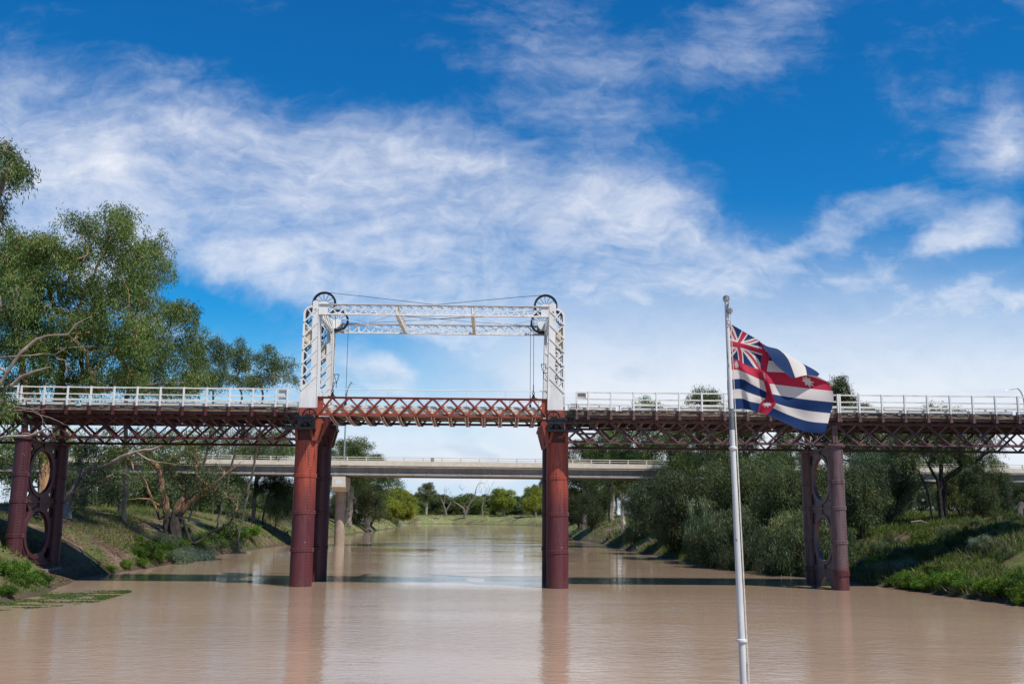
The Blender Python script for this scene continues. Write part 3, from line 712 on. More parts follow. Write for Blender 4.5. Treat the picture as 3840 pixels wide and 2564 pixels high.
    for c_, sg in ((.33, 1), (4.72, -1)):
        pts = [(c_,16.0),(c_,15.1)]+[(c_+sg*.95*(1-math.cos(q)), 15.1+.88*math.sin(q)) for q in np.linspace(.15,1.5,9)]+[(c_+sg*1.0,16.0)]
        mb.prism(pts, X(.40)-.025, X(.40)+.025, (1,2,0))
    mb.build('portal_beam', wm, t)
    return t
tower(0, 1, 'left white lattice tower of the lift span with black sheave wheels')
tower(LS, -1, 'right white lattice tower of the lift span with black sheave wheels')

of = thing('overhead_frame', (7.5,0,16), 'white lattice girders joining the tops of the two lift towers', 'bridge frame')
for y in (-.58, 5.60):
    x0, x1 = .54, 14.46; g = MB().box((x0,y-.015,16.60), (x1,y+.015,16.665)).box((x0,y-.10,16.665), (x1,y+.10,16.69)).box((x0,y-.015,16.045), (x1,y+.015,16.11)).box((x0,y-.10,16.02), (x1,y+.10,16.045))
    g = g.build('lattice_girder', M['white_iron'], of)
    mb = MB(); n = 21; dx = (x1-x0-1.0)/n
    for k in range(n):
        xa = x0+.5+k*dx
        mb.bar((xa,y-.025,16.08), (xa+dx,y-.025,16.63), .016, .07); mb.bar((xa,y+.01,16.63), (xa+dx,y+.01,16.08), .016, .07); mb.rivet((xa+dx/2,y-.035,16.355), .02)
    mb.build('lattice', M['white_iron'], g)
    for a, b2 in ((x0,x0+.5),(x1-.5,x1)): MB().box((a,y-.02,16.11), (b2,y+.02,16.60)).build('end_plate', M['white_iron'], g)
    for xx in (2.1, 5.2, 9.8, 12.9): MB().box((xx-.05,y-.05,16.11), (xx+.05,y-.017,16.60)).build('splice_plate', M['white_iron'], g)
for xx in (5.2, 9.8):
    mb = MB()
    for zz in (16.06, 16.62): mb.box((xx-.10,-.48,zz-.03), (xx-.04,5.5,zz+.03)); mb.box((xx+.04,-.48,zz-.03), (xx+.10,5.5,zz+.03))
    for k in range(11):
        y = -.45+k*.54
        for d in (-.07,.07): mb.bar((xx+d,y,16.06), (xx+d,y+.54,16.62), .015, .05, (1,0,0)); mb.bar((xx+d,y,16.62), (xx+d,y+.54,16.06), .015, .05, (1,0,0))
    mb.box((xx-.06,-.48,16.015), (xx+.06,5.5,16.028))
    mb.build('cross_strut', M['white_timber'], of)
for a, b2 in ((.7,5.1),(5.3,9.7),(9.9,14.3)):
    mb = MB().tube([(a,-.5,16.06),(b2,5.5,16.06)], .020, 5).tube([(a,5.5,16.09),(b2,-.5,16.09)], .020, 5).lathe(((a+b2)/2,2.5,16.05), [(.09,0),(.09,.05)], 10)
    mb.build('brace_rod', M['white_iron'], of)

# ------------------------------------------------------------------ cables, counterweights, chains
def sag(p, q, d, n=16):
    p, q = _v(p), _v(q); return [p+(q-p)*i/n-np.array([0,0,d*4*(i/n)*(1-i/n)]) for i in range(n+1)]
def kink(p, m_, q): return [_v(p), _v(m_), _v(q)]
cg = 'lifting cables'
def cable(pts, label, r=.014): return tag(MB().tube(pts, r, 5).build('cable', M['wire']), label, 'cable', cg)
cable([(.74,-.18,17.5),(3,-.18,17.28),(7.5,-.18,16.80),(12,-.18,17.28),(14.26,-.18,17.5)], 'thin dark cable sagging above the front overhead girder from wheel to wheel', .017)
cable([(.74,5.17,17.5),(4,5.17,17.2),(7.5,5.17,16.98),(11,5.17,17.2),(14.26,5.17,17.5)], 'thin dark cable running behind the lattice of the rear overhead girder', .014)
cable(sag((1.44,5.17,16.6),(13.56,-.18,16.5),.10), 'thin dark cable crossing between the girders up from the lower left wheel', .014)
cable(sag((1.44,-.18,16.5),(13.56,5.17,16.6),.10), 'thin dark cable crossing between the girders down to the lower right wheel', .014)
for xx, side in ((1.46,'left'),(13.54,'right')):
    for yy, dep in ((-.18,'front'),(5.17,'rear')):
        r = thing('hoist_rope', (xx,yy,11.06), f'dark hoist rope hanging from the {dep} {side} wheel to the lift span', 'hoist rope', 'hoist ropes of the lift span')
        MB().tube([(xx,yy,11.5),(xx,yy,16.8)], .017, 6).build('rope', M['wire'], r)
        yb = -.45 if yy < 1 else W+.05
        mb = MB().box((xx-.22,min(yy,yb)-.08,11.062), (xx+.22,max(yy,yb)+.08,11.10)).prism([(xx-.12,11.10),(xx+.12,11.10),(xx+.05,11.34),(xx-.05,11.34)], yy-.05, yy+.05).ring((xx,yy,11.42), .045, .085, yy-.03, yy+.03, 14)
        mb.bar((xx,yy,11.46), (xx,yy,11.95), .05, .05, (1,0,0)); mb.build('shackle', M['black_iron'], r)
for x, s, side in ((0,1,'left'),(LS,-1,'right')):
    for y0, dep in ((-.60,'front'),(4.75,'rear')):
        xc = x+s*(-.11); yc = y0+.45
        cw = thing('counterweight', (xc,yc,14.2), f'cream stacked-plate counterweight inside the {dep} leg of the {side} tower', 'counterweight', 'counterweights in the towers')
        mb = MB()
        for k in range(16): mb.box((xc-.23,yc-.34,14.22+k*.068), (xc+.23,yc+.34,14.22+k*.068+.060))
        mb.build('plate_stack', M['counterweight'], cw)
        MB().box((xc-.25,yc-.36,14.14), (xc+.25,yc+.36,14.22)).build('tray', M['white_iron'], cw)
        mb = MB()
        def links(z0, z1):
            z = z0; k = 0
            while z < z1-.05:
                rr = .045
                if k % 2 == 0: mb.ring((xc-s*.06,yc-.38,z+.06), .028, .055, yc-.39, yc-.365, 10)
                else: mb.box((xc-s*.06-.014,yc-.43,z-.0), (xc-s*.06+.014,yc-.325,z+.12))
                z += .095; k += 1
        mb.tube([(xc-s*.0,yc,15.3),(x+s*.04,yc,16.8)], .016, 5)
        links(15.35, 16.4); links(12.0, 14.1)
        mb.build('chain', M['black_iron'], cw)

# lantern frames on the towers
def lantern(x, y, z, s, label):
    l = thing('lantern_frame', (x,y,z), label, 'lantern frame', 'empty lantern frames on the towers'); w1, w2 = .15, .09
    cx = x+s*.28; mb = MB()
    top = [(cx-w1,y-w1,z+.62),(cx+w1,y-w1,z+.62),(cx+w1,y+w1,z+.62),(cx-w1,y+w1,z+.62)]; low = [(cx-w2,y-w2,z+.28),(cx+w2,y-w2,z+.28),(cx+w2,y+w2,z+.28),(cx-w2,y+w2,z+.28)]
    for k in range(4):
        mb.tube([top[k], top[(k+1)%4]], .013, 5); mb.tube([top[k], low[k], (cx,y,z+.13)], .013, 5)
    mb.build('cage', M['black_iron'], l)
    mb = MB().tube([(x,y,z+.10),(cx,y,z+.08)], .022, 6).tube([(cx,y,z-.28),(cx,y,z+.14)], .02, 6).tube([(x,y,z-.25),(x+s*.10,y,z-.2),(x+s*.17,y,z+.06)], .018, 6).lathe((cx,y,z+.06), [(.02,-.02),(.05,0),(.05,.06),(.02,.09)], 10)
    mb.build('bracket', M['black_iron'], l)
lantern(.56, 5.0, 12.55, 1, 'empty black lantern frame on the inner side of the left tower')
lantern(14.44, -.05, 12.60, -1, 'empty black lantern frame on the inner side of the right tower')

# winding gear on bracket platforms
def winch(x, s, label, rail):
    X = lambda a: x+s*a
    w = thing('winch', (x,-1.1,9.06), label, 'winch', 'winding gear under the towers'); bk = M['black_iron']
    x0, x1 = sorted((X(-1.2), X(.66))); MB().box((x0,-1.6,9.05), (x1,-.64,9.12)).box((x0,-1.62,9.0), (x1,-1.58,9.14)).build('platform', bk, w)
    g = MB().ring((X(.33),0,9.83), .345, .405, -1.32, -1.24, 44)
    for k in range(52):
        a = 2*math.pi*k/52; g.bar((X(.33)+.40*math.cos(a),-1.28,9.83+.40*math.sin(a)), (X(.33)+.43*math.cos(a),-1.28,9.83+.43*math.sin(a)), .05, .022, (0,1,0))
    g = g.build('gear_wheel', bk, w)
    mb = MB()
    for k in range(6):
        a = 2*math.pi*k/6+.52; mb.bar((X(.33),-1.28,9.83), (X(.33)+.36*math.cos(a),-1.28,9.83+.36*math.sin(a)), .05, .05, (0,1,0))
    mb.lathe((X(.33),-1.36,9.83), [(.07,0),(.07,.16)], 12, 'y').build('spokes', bk, g)
    for yy in (-1.46, -.80):
        mb = MB().ring((X(.16),0,9.12), .34, .44, yy, yy+.07, 20, 0, math.pi)
        a, b2 = sorted((X(-.30), X(-.18))); mb.box((a,yy+.003,9.12), (b2,yy+.067,9.62)); a, b2 = sorted((X(.50), X(.60))); mb.box((a,yy+.003,9.12), (b2,yy+.067,9.5))
        mb.prism([(X(-.52),9.80),(X(-.28),9.86),(X(.0),9.74),(X(.10),9.88),(X(.42),9.9),(X(.62),9.66),(X(.60),9.50),(X(.40),9.52),(X(.16),9.50),(X(-.1),9.50),(X(-.34),9.58),(X(-.50),9.66)], yy+.006, yy+.064)
        mb.build('side_frame', bk, w)
    d = MB().ring((X(.16),0,9.42), .27, .32, -1.12, -1.06, 30)
    for k in range(8):
        a = 2*math.pi*k/8; d.bar((X(.16),-1.09,9.42), (X(.16)+.28*math.cos(a),-1.09,9.42+.28*math.sin(a)), .03, .03, (0,1,0))
    d.build('drum_wheel', bk, w)
    MB().lathe((X(.16),-1.4,9.36), [(.12,0),(.12,.6)], 18, 'y').build('drum', bk, w, True)
    MB().lathe((X(-.22),-1.42,9.76), [(.09,0),(.11,.02),(.11,.10),(.04,.12),(.04,.66)], 18, 'y').lathe((X(-.42),-1.40,9.74), [(.07,0),(.08,.02),(.08,.08),(.03,.1),(.03,.5)], 14, 'y').build('pinion', bk, w, True)
    mb = MB()                                           # little stair up to the deck
    p0, p1 = (X(-.55),9.12), (X(-1.05),10.02)
    if rail: p0, p1 = (X(-1.15),9.1), (X(-.75),9.98)
    for yy in (-1.5, -1.05): mb.bar((p0[0],yy,p0[1]), (p1[0],yy,p1[1]), .03, .07)
    for k in range(4):
        q = (k+.5)/4; xx = p0[0]+(p1[0]-p0[0])*q; zz = p0[1]+(p1[1]-p0[1])*q; mb.box((xx-.14,-1.5,zz-.012), (xx+.14,-1.05,zz+.012))
    mb.build('stair', bk, w)
    mb = MB(); px_ = [X(-.98), X(.16), X(.66)]
    if rail: px_ = [X(.66), X(.20), X(-.86), X(-1.75), X(-2.1)]
    for xx in px_: mb.tube([(xx,-1.58,9.05),(xx,-1.58,9.94)], .016, 5)
    mb.tube([(min(px_),-1.58,9.94),(max(px_),-1.58,9.94)], .013, 5)
    if rail:
        mb.tube([(min(px_),-1.58,9.50),(max(px_),-1.58,9.50)], .013, 5); a, b2 = sorted((X(-1.1), X(-2.15))); mb.box((a,-1.6,8.90), (b2,-.7,8.96)); mb.bar((X(-1.15),-1.2,8.93),(X(-1.15),-1.2,9.08),.05,.05,(1,0,0))
    mb.build('guard_rail', bk, w)
    return w
winch(0, 1, 'black geared winch on a bracket platform below the left tower', False)
winch(LS, -1, 'black geared winch with a pipe guard rail below the right tower', True)

# wire screens beside the towers, boards on the railings, warning sign
def screen(x0, x1, label):
    g = thing('mesh_screen', ((x0+x1)/2,-.72,10.4), label, 'wire screen', 'wire mesh screens beside the towers')
    mb = MB()
    for k in range(6): mb.bar((x0+(x1-x0)*k/5,-.72,10.42), (x0+(x1-x0)*k/5,-.72,11.42), .008, .008, (1,0,0))
    for k in range(13): mb.bar((x0,-.72,10.42+k*.083), (x1,-.72,10.42+k*.083), .008, .008)
    mb.build('wire_mesh', M['mesh_wire'], g)
    MB().bar((x0,-.70,10.72), (x1,-.70,10.72), .05, .07).build('rail', M['white_timber'], g)
    return g
screen(-1.06, -.43, 'fine white wire screen between the left tower and the railing')
screen(15.43, 16.06, 'fine white wire screen between the right tower and the railing')
b_ = thing('back_of_sign', (-1.42,-.66,10.8), 'pale grey back of a square sign hung on the railing left of the left tower', 'sign', 'signs on the bridge railing')
MB().box((-1.66,-.66,11.08), (-1.20,-.645,11.40)).box((-1.66,-.66,10.83), (-1.20,-.645,10.97)).build('panel', M['board_white'], b_)
b_ = thing('back_of_sign', (16.44,-.66,10.8), 'dull grey-brown back of a square sign hung on the railing right of the right tower', 'sign', 'signs on the bridge railing')
MB().box((16.16,-.66,11.06), (16.66,-.645,11.40)).build('panel', M['board_grey'], b_)
ws = thing('warning_sign', (15.93,-.80,10.42), 'small pale warning sign with three red prohibition circles wired to the screen', 'sign')
MB().box((15.76,-.80,10.44), (16.13,-.785,10.75)).build('panel', M['sign_face'], ws)
mb = MB(); mb.box((15.755,-.806,10.745), (16.135,-.784,10.757)); mb.box((15.755,-.806,10.435), (15.765,-.784,10.75)); mb.build('frame', M['sign_black'], ws)
mb = MB()
for k in range(3):
    xc = 15.83+k*.115; mb.ring((xc,0,10.535), .036, .050, -.806, -.801, 22); mb.bar((xc-.03,-.804,10.565), (xc+.03,-.804,10.505), .004, .012)
mb.build('prohibition_symbol', M['sign_red'], ws)
mb = MB()
mb.ring((15.80,0,10.70), .008, .020, -.805, -.801, 10)
for k in range(9): mb.box((15.86+k*.025,-.805,10.695), (15.876+k*.025,-.801,10.712))
for k in range(4): mb.box((15.91+k*.025,-.805,10.668), (15.926+k*.025,-.801,10.685))
for k in range(2): mb.box((15.92+k*.025,-.805,10.628), (15.936+k*.025,-.801,10.642))
mb.build('lettering', M['sign_black'], ws)

# ================================================================== NEW ROAD BRIDGE
rb = thing('road_bridge', (0,0,0), 'pale concrete road bridge crossing the river behind the old iron bridge', 'road bridge')
X0, X1 = -150.0, 190.0
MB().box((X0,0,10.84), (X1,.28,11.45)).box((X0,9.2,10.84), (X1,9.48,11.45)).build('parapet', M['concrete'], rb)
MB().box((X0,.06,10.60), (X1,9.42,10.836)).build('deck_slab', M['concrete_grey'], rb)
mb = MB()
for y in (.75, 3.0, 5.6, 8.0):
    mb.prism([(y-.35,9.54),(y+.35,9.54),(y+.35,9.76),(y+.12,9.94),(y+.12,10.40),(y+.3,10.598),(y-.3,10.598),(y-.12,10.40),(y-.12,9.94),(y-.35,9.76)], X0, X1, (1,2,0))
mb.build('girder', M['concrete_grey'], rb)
pk = MB().lathe((0,.39,9.70), [(.20,0),(.16,.04)], 12, 'y').mesh('girder_pocket', M['concrete_grey'])
for k in range(26):
    o = bpy.data.objects.new('girder_pocket', pk); COL.objects.link(o); o.parent = rb; o.location = (-48+4.2*k, 0, 0)
PX = [-8.66+2.57*k for k in range(-11, 40)]
for y, nm in ((.14,'front'),(9.34,'rear')):
    r = MB()
    for z, h in ((11.985,.085),(11.70,.075)): r.box((X0,y-.05,z-h/2), (X1,y+.05,z+h/2))
    r = r.build('railing', M['concrete'], rb)
    pm = MB().box((-.07,-.09,11.45), (.07,.09,12.0)).mesh('rail_post', M['concrete'])
    for x in PX:
        o = bpy.data.objects.new('rail_post', pm); COL.objects.link(o); o.parent = r; o.location = (x,y,0)
for k in range(-5, 8):
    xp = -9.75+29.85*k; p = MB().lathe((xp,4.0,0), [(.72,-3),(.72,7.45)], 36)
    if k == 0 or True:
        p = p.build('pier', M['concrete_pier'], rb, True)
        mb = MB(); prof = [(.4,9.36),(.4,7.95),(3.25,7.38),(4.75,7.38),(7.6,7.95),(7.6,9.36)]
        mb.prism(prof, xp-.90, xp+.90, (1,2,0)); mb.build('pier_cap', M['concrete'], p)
        if k == 0: MB().box((xp-.40,.392,8.35), (xp+.42,.402,9.0)).build('paint_patch', M['board_white'], p)
        mb = MB()
        for y in (.75,3.0,5.6,8.0): mb.box((xp-.3,y-.25 if y > 1 else .5,9.36), (xp+.3,y+.25 if y < 8 else 7.5,9.54))
        mb.build('bearing', M['black_iron'], p)
mb = MB(); mb.box((-9.55,-.06,10.9), (-8.55,.34,11.52)); mb.build('lamp_plinth', M['concrete'], rb)
mb = MB(); mb.box((2.65,.05,11.452), (3.1,.22,12.02)); mb.build('joint_post', M['concrete_grey'], rb)
ang = math.atan(.045); rb.location = (0,77.0,0); rb.rotation_euler = (0,0,ang)
def lamp(x, y, z0, z1, s, label):
    l = thing('street_lamp', (x,y,z0), label, 'street lamp', 'street lamps on the road bridge')
    a = [(x,y,z0),(x,y,z1-2.2)]+[(x+s*1.0*(1-math.cos(q)),y,z1-2.2+2.2*math.sin(q)) for q in np.linspace(.2,1.5,8)]
    if s < 0: a += [(x-1.6,y,z1-.15),(x-2.0,y,z1-.25)]
    else: a = a[:-1]+[(x+.45,y,z1-.05),(x+.6,y,z1-.3)]
    MB().tube(a, [.12]+[.08]*(len(a)-2)+[.045], 8).build('pole', M['galvanised'], l, True)
    e = a[-1]; MB().add([(e[0]-.05*s,y-.13,e[2]-.06),(e[0]+s*.65,y-.10,e[2]-.10),(e[0]+s*.65,y+.10,e[2]-.10),(e[0]-.05*s,y+.13,e[2]-.06),(e[0]-.05*s,y-.09,e[2]+.07),(e[0]+s*.6,y-.06,e[2]+.0),(e[0]+s*.6,y+.06,e[2]+.0),(e[0]-.05*s,y+.09,e[2]+.07)],
        [(0,1,2,3),(4,7,6,5),(0,4,5,1),(1,5,6,2),(2,6,7,3),(3,7,4,0)]).build('lamp_head', M['galvanised'], l)
lamp(-9.1, 76.75, 11.5, 22.3, 1, 'tall grey street lamp rising from the road bridge behind the left tower')
lamp(87.4, 81.2, 11.5, 23.0, -1, 'street lamp with a curved arm at the right edge of the photo')

# ================================================================== FLAGPOLE AND FLAG
FY = -50.5
pb, pt = np.array([13.424,FY,2.57]), np.array([13.368,FY,6.14]); pd = (pb-pt)/(pb[2]-pt[2])
def pole_at(z): return pt+pd*(z-6.14)*1.0 if False else pt+(pb-pt)*((6.14-z)/(6.14-2.57))
fp = thing('flagpole', tuple(pole_at(-1.2)), 'white painted flagpole with worn patches and a rope, flying a river flag', 'flagpole')
zs = [-1.2,2.0,2.95,4.69,5.10,5.5,6.12]; rs = [.039,.0355,.0325,.0248,.0232,.0214,.0180]
MB().tube([pole_at(z) for z in zs], rs, 20).build('shaft', M['pole_paint'], fp, True)
MB().tube([pole_at(4.86),pole_at(5.06)], [.0246,.0238], 20, False).build('worn_band', M['pole_worn'], fp, True)
for z, r in ((2.95,.047),(4.69,.037)):
    MB().lathe(pole_at(z), [(r-.012,-.016),(r,-.010),(r+.002,0),(r,.010),(r-.012,.016)], 24).build('collar', M['pole_paint'], fp, True)
MB().lathe(pole_at(6.12), [(.024,-.025),(.030,-.012),(.033,.005),(.030,.022),(.016,.034)], 20).build('truck_cap', M['pole_worn'], fp, True)
q = pole_at(6.02)+np.array([.022,-.028,0])
MB().lathe(q+np.array([0,-.010,-.02]), [(.026,0),(.031,.006),(.031,.016),(.026,.022)], 18, 'y').bar(q+np.array([-.01,0,.01]), q+np.array([-.01,0,.06]), .012, .010, (0,1,0)).build('pulley', M['pole_worn'], fp, True)
q = pole_at(5.88)+np.array([.004,-.03,0]); mb = MB().ring(q, .016, .020, q[1]-.003, q[1]+.003, 14).bar(q+np.array([0,0,.016]), q+np.array([0,0,.05]), .005, .005, (0,1,0)); mb.build('shackle', M['steel'], fp)
mb = MB().tube([pole_at(z)+np.array([.018+.0125+(6-z)*.005,-.012,0]) for z in (6.0,5.6,5.0,4.5,4.0,3.5,3.0,2.6,1.2)], .0035, 5)
mb.tube([pole_at(z)+np.array([.013+.0125+(6-z)*.004,-.020,0]) for z in (5.02,4.5,4.0,3.5,3.0,2.6,1.2)], .0035, 5)
mb.tube([pole_at(2.62)+np.array([.034,-.03,0]), pole_at(2.72)+np.array([.040,-.035,0]), pole_at(2.80)+np.array([.046,-.04,0])], .005, 5)
mb.build('halyard', M['rope'], fp)
def flag_mat(name, c):
    mt = bpy.data.materials.new(name); mt.use_nodes = True; N = NT(mt.node_tree); b = N.nt.nodes['Principled BSDF']
    b.inputs['Base Color'].default_value = (*c,1); b.inputs['Roughness'].default_value = .75; b.inputs['Specular IOR Level'].default_value = .25
    tr = N.n('ShaderNodeBsdfTranslucent'); tr.inputs[0].default_value = (*c,1); mx = N.n('ShaderNodeMixShader'); mx.inputs[0].default_value = .35
    N.nt.links.new(b.outputs[0], mx.inputs[1]); N.nt.links.new(tr.outputs[0], mx.inputs[2]); N.nt.links.new(mx.outputs[0], N.nt.nodes['Material Output'].inputs[0]); return mt
FM = [flag_mat('flag_white', (.66,.615,.57)), flag_mat('flag_blue', (.008,.034,.120)), flag_mat('flag_red', (.46,.026,.062))]
FA = np.array([0,.15,.3,.45,.55,.7,.85,1]); FB = np.array([0,.11,.22,.33,.44,.56,.67,.78,.89,1])
ROWS = [[(245,1230),(390,1222),(480,1240),(550,1262),(632,1280),(830,1370),(1040,1458),(1225,1465)],
 [(240,1125),(380,1120),(460,1148),(570,1172),(690,1212),(870,1290),(1060,1350),(1257,1370)],
 [(236,1030),(365,1020),(450,1055),(628,1118),(722,1160),(850,1200),(1060,1240),(1282,1265)],
 [(234,930),(380,920),(480,970),(636,1052),(686,1070),(850,1100),(1070,1130),(1312,1155)],
 [(232,830),(340,822),(450,868),(606,938),(655,960),(850,985),(1060,1010),(1302,1035)],
 [(232,728),(330,728),(430,785),(575,838),(632,852),(800,862),(1020,885),(1247,948)],
 [(232,640),(320,640),(420,660),(585,705),(650,735),(800,752),(1140,850),(1152,896)],
 [(234,560),(310,570),(400,585),(600,650),(665,655),(820,690),(1000,768),(1042,882)],
 [(238,460),(330,500),(430,540),(575,570),(650,600),(755,622),(850,720),(925,908)],
 [(240,345),(360,415),(470,480),(545,523),(575,555),(650,660),(730,780),(895,915)]]
DEP = np.zeros((10,8))
DEP[5,6:] = (-.02,0); DEP[6] = (0,0,0,-.02,-.03,-.05,-.01,.035); DEP[7] = (0,0,0,-.01,-.03,-.04,0,.07); DEP[8] = (0,0,0,-.01,-.01,0,.06,.09); DEP[9] = (0,0,0,0,.02,.05,.08,.10)
DEP[:5] += np.array([0,-.015,.02,-.03,.035,0,-.03,.0])[None,:]
P = np.array(ROWS, float); P = np.concatenate([P, DEP[:,:,None]], -1)
def cr(keys, vals, t):                  # Catmull-Rom through the rows/columns
    k = np.clip(np.searchsorted(keys, t, 'right')-1, 0, len(keys)-2); u = ((t-keys[k])/(keys[k+1]-keys[k]))[:,None,None]
    g = lambda i: vals[np.clip(i, 0, len(keys)-1)]
    p0, p1, p2, p3 = g(k-1), g(k), g(k+1), g(k+2)
    return .5*(2*p1+(p2-p0)*u+(2*p0-5*p1+4*p2-p3)*u**2+(3*p1-p0-3*p2+p3)*u**3)
NA, NB = 240, 180
ta = np.linspace(0,1,NA+1); tb = np.linspace(0,1,NB+1)
G = cr(FB, P, tb); G = cr(FA, G.transpose(1,0,2), ta)           # (NA+1, NB+1, 3)
pxs = 2640+G[...,0]/2.7033; pys = 1080+G[...,1]/2.7033
A_, B_ = np.meshgrid(ta, tb, indexing='ij')
dep = G[...,2] + .016*np.sin(A_*22+B_*5)*A_*(1-.5*B_) + .010*np.sin(A_*9-B_*17)*np.minimum(A_*4,1)
D = CR*((pxs[...,None]-1920)/FPX) - CU*((pys[...,None]-1282)/FPX) + CF
FV = CAM + D*((FY-dep-CAM[1])/D[...,1])[...,None]
def star(a, b, ca, cb, r):              # eight-pointed star, metric units
    x, y = (a-ca)*1.55, (b-cb); rr = math.hypot(x, y); th = (math.atan2(x, y)) % (math.pi/4)
    th = min(th, math.pi/4-th); return rr < r*(1.0-.58*(th/(math.pi/8))**.75)
def flag_col(a, b):                     # 0 white 1 blue 2 red
    for c in ((.50,.50),(.145,.50),(.86,.50),(.50,.84),(.50,.135)):
        if star(a, b, c[0], c[1], .062): return 0
    if .435 < b < .565 or .445 < a < .56: return 2
    if b < .435:
        return (1,0,1,0)[min(3, int(b/.435*4))]
    if a > .56:
        return (0,1,0,1)[min(3, int((b-.56)/.44*4))]
    x = (a/.445-.5)*2; y = ((b-.56)/.44-.5)*1.0     # canton: x -1..1, y -.5..0.5
    if abs(x) < .12 or abs(y) < .10: return 2
    if abs(x) < .20 or abs(y) < .165: return 0
    d1 = (y-x*.5)*.894; d2 = (y+x*.5)*.894
    for d in (d1, d2):
        if abs(d) < .034: return 2
    for d in (d1, d2):
        if abs(d) < .105: return 0
    return 1
mi = [flag_col((i+.5)/NA, (j+.5)/NB) for i in range(NA) for j in range(NB)]
me = bpy.data.meshes.new('flag'); nb = NB+1; forg = FV[0,NB]
me.from_pydata([tuple(v) for v in (FV-forg).reshape(-1,3)], [], [(i*nb+j,(i+1)*nb+j,(i+1)*nb+j+1,i*nb+j+1) for i in range(NA) for j in range(NB)])
for mt in FM: me.materials.append(mt)
me.polygons.foreach_set('material_index', mi); me.shade_smooth()
fo = bpy.data.objects.new('flag', me); COL.objects.link(fo); fo.location = forg
tag(fo, 'river flag with a British corner, red cross with white stars and blue and white stripes', 'flag')

# ================================================================== VEGETATION
def unit(a): return a/(np.linalg.norm(a, axis=-1, keepdims=True)+1e-9)
def quad_mesh(name, V, tint, mat):      # V (N,4,3)
    n = len(V); me = bpy.data.meshes.new(name); me.vertices.add(n*4); me.vertices.foreach_set('co', V.astype(np.float32).ravel())
    me.loops.add(n*4); me.polygons.add(n); me.loops.foreach_set('vertex_index', np.arange(n*4, dtype=np.int32)); me.polygons.foreach_set('loop_start', np.arange(0, n*4, 4, dtype=np.int32))
    me.update(calc_edges=True)
    a = me.attributes.new('tint', 'FLOAT', 'FACE'); a.data.foreach_set('value', np.clip(tint, 0, 1).astype(np.float32)); me.materials.append(mat); return me
def leaf_quads(p, d, L, w, rs):
    n = len(p); s = unit(np.cross(d, rs.normal(size=(n,3)))); L = (L*rs.uniform(.6,1.3,n))[:,None]; w = (w*rs.uniform(.7,1.3,n))[:,None]
    m = p+d*L*.45; return np.stack([p, m+s*w*.5, p+d*L, m-s*w*.5], 1)
STYLE = {   # leaf length, width, droop, tufts per m2, leaves per tuft, tuft spread, vertical drop, flatness, material
 'gum':   (.30,.058,1.5, 12, 34, .26, .55, .75, 'leaf_gum'),
 'gumb':  (.28,.060,1.1, 12, 34, .26, .40, .75, 'leaf_gum_blue'),
 'cooba': (.30,.032,1.6, 17, 46, .22, .50, .80, 'leaf_cooba'),
 'weep':  (.34,.034,2.6, 18, 50, .15, .62, .75, 'leaf_cooba'),
 'yell':  (.55,.14,1.0, 9, 30, .40, .5, .8, 'leaf_yellow'),
 'far':   (.75,.26,.5, 7, 20, .55, .3, .8, 'leaf_gum_blue'),
 'farg':  (.75,.22,1.0, 7, 22, .55, .5, .8, 'leaf_gum'),
 'sage':  (.30,.026,.9, 20, 46, .20, .25, .8, 'leaf_sage'),
 'bush':  (.105,.075,-.1, 44, 26, .13, .0, .7, 'leaf_creeper'),
 'fern':  (.24,.10,.0, 20, 20, .2, .0, .7, 'leaf_grass'),
}
def foliage(cl, style, rs, dens=1.0, shell=.5):
    L, w, droop, tpm, lpt, spread, drop, flat, mat = STYLE[style]; Ps, Ds, Ts, Tw = [], [], [], []
    for c in cl:
        R = c[3]; nt = max(3, int(tpm*R*R*dens*rs.uniform(.75,1.25))); dirs = unit(rs.normal(size=(nt,3))); dirs[:,2] = np.where(dirs[:,2] < -.35, -dirs[:,2], dirs[:,2])
        rad = R*(shell+(1-shell)*rs.uniform(0,1,nt)**.6)*rs.uniform(.75,1.1,nt); tc_ = c[:3]+dirs*rad[:,None]*np.array([1,1,flat])
        Tw.append(tc_); ct = rs.normal(0,.16); 
        for t_, dv in zip(tc_, dirs):
            n = int(lpt*rs.uniform(.6,1.4)); off = rs.normal(size=(n,3))*spread*np.array([.8,.8,.7]); off[:,2] -= np.abs(rs.normal(size=n))*drop
            p = t_+off; d = unit(rs.normal(size=(n,3))*.75+np.array([0,0,-droop])+dv*.45); Ps.append(p); Ds.append(d); Ts.append(.42+ct+rs.normal(0,.10)+rs.normal(0,.15,n))
    P = np.concatenate(Ps); D = np.concatenate(Ds); T_ = np.concatenate(Ts)
    return leaf_quads(P, D, L, w, rs), T_, M[mat], Tw
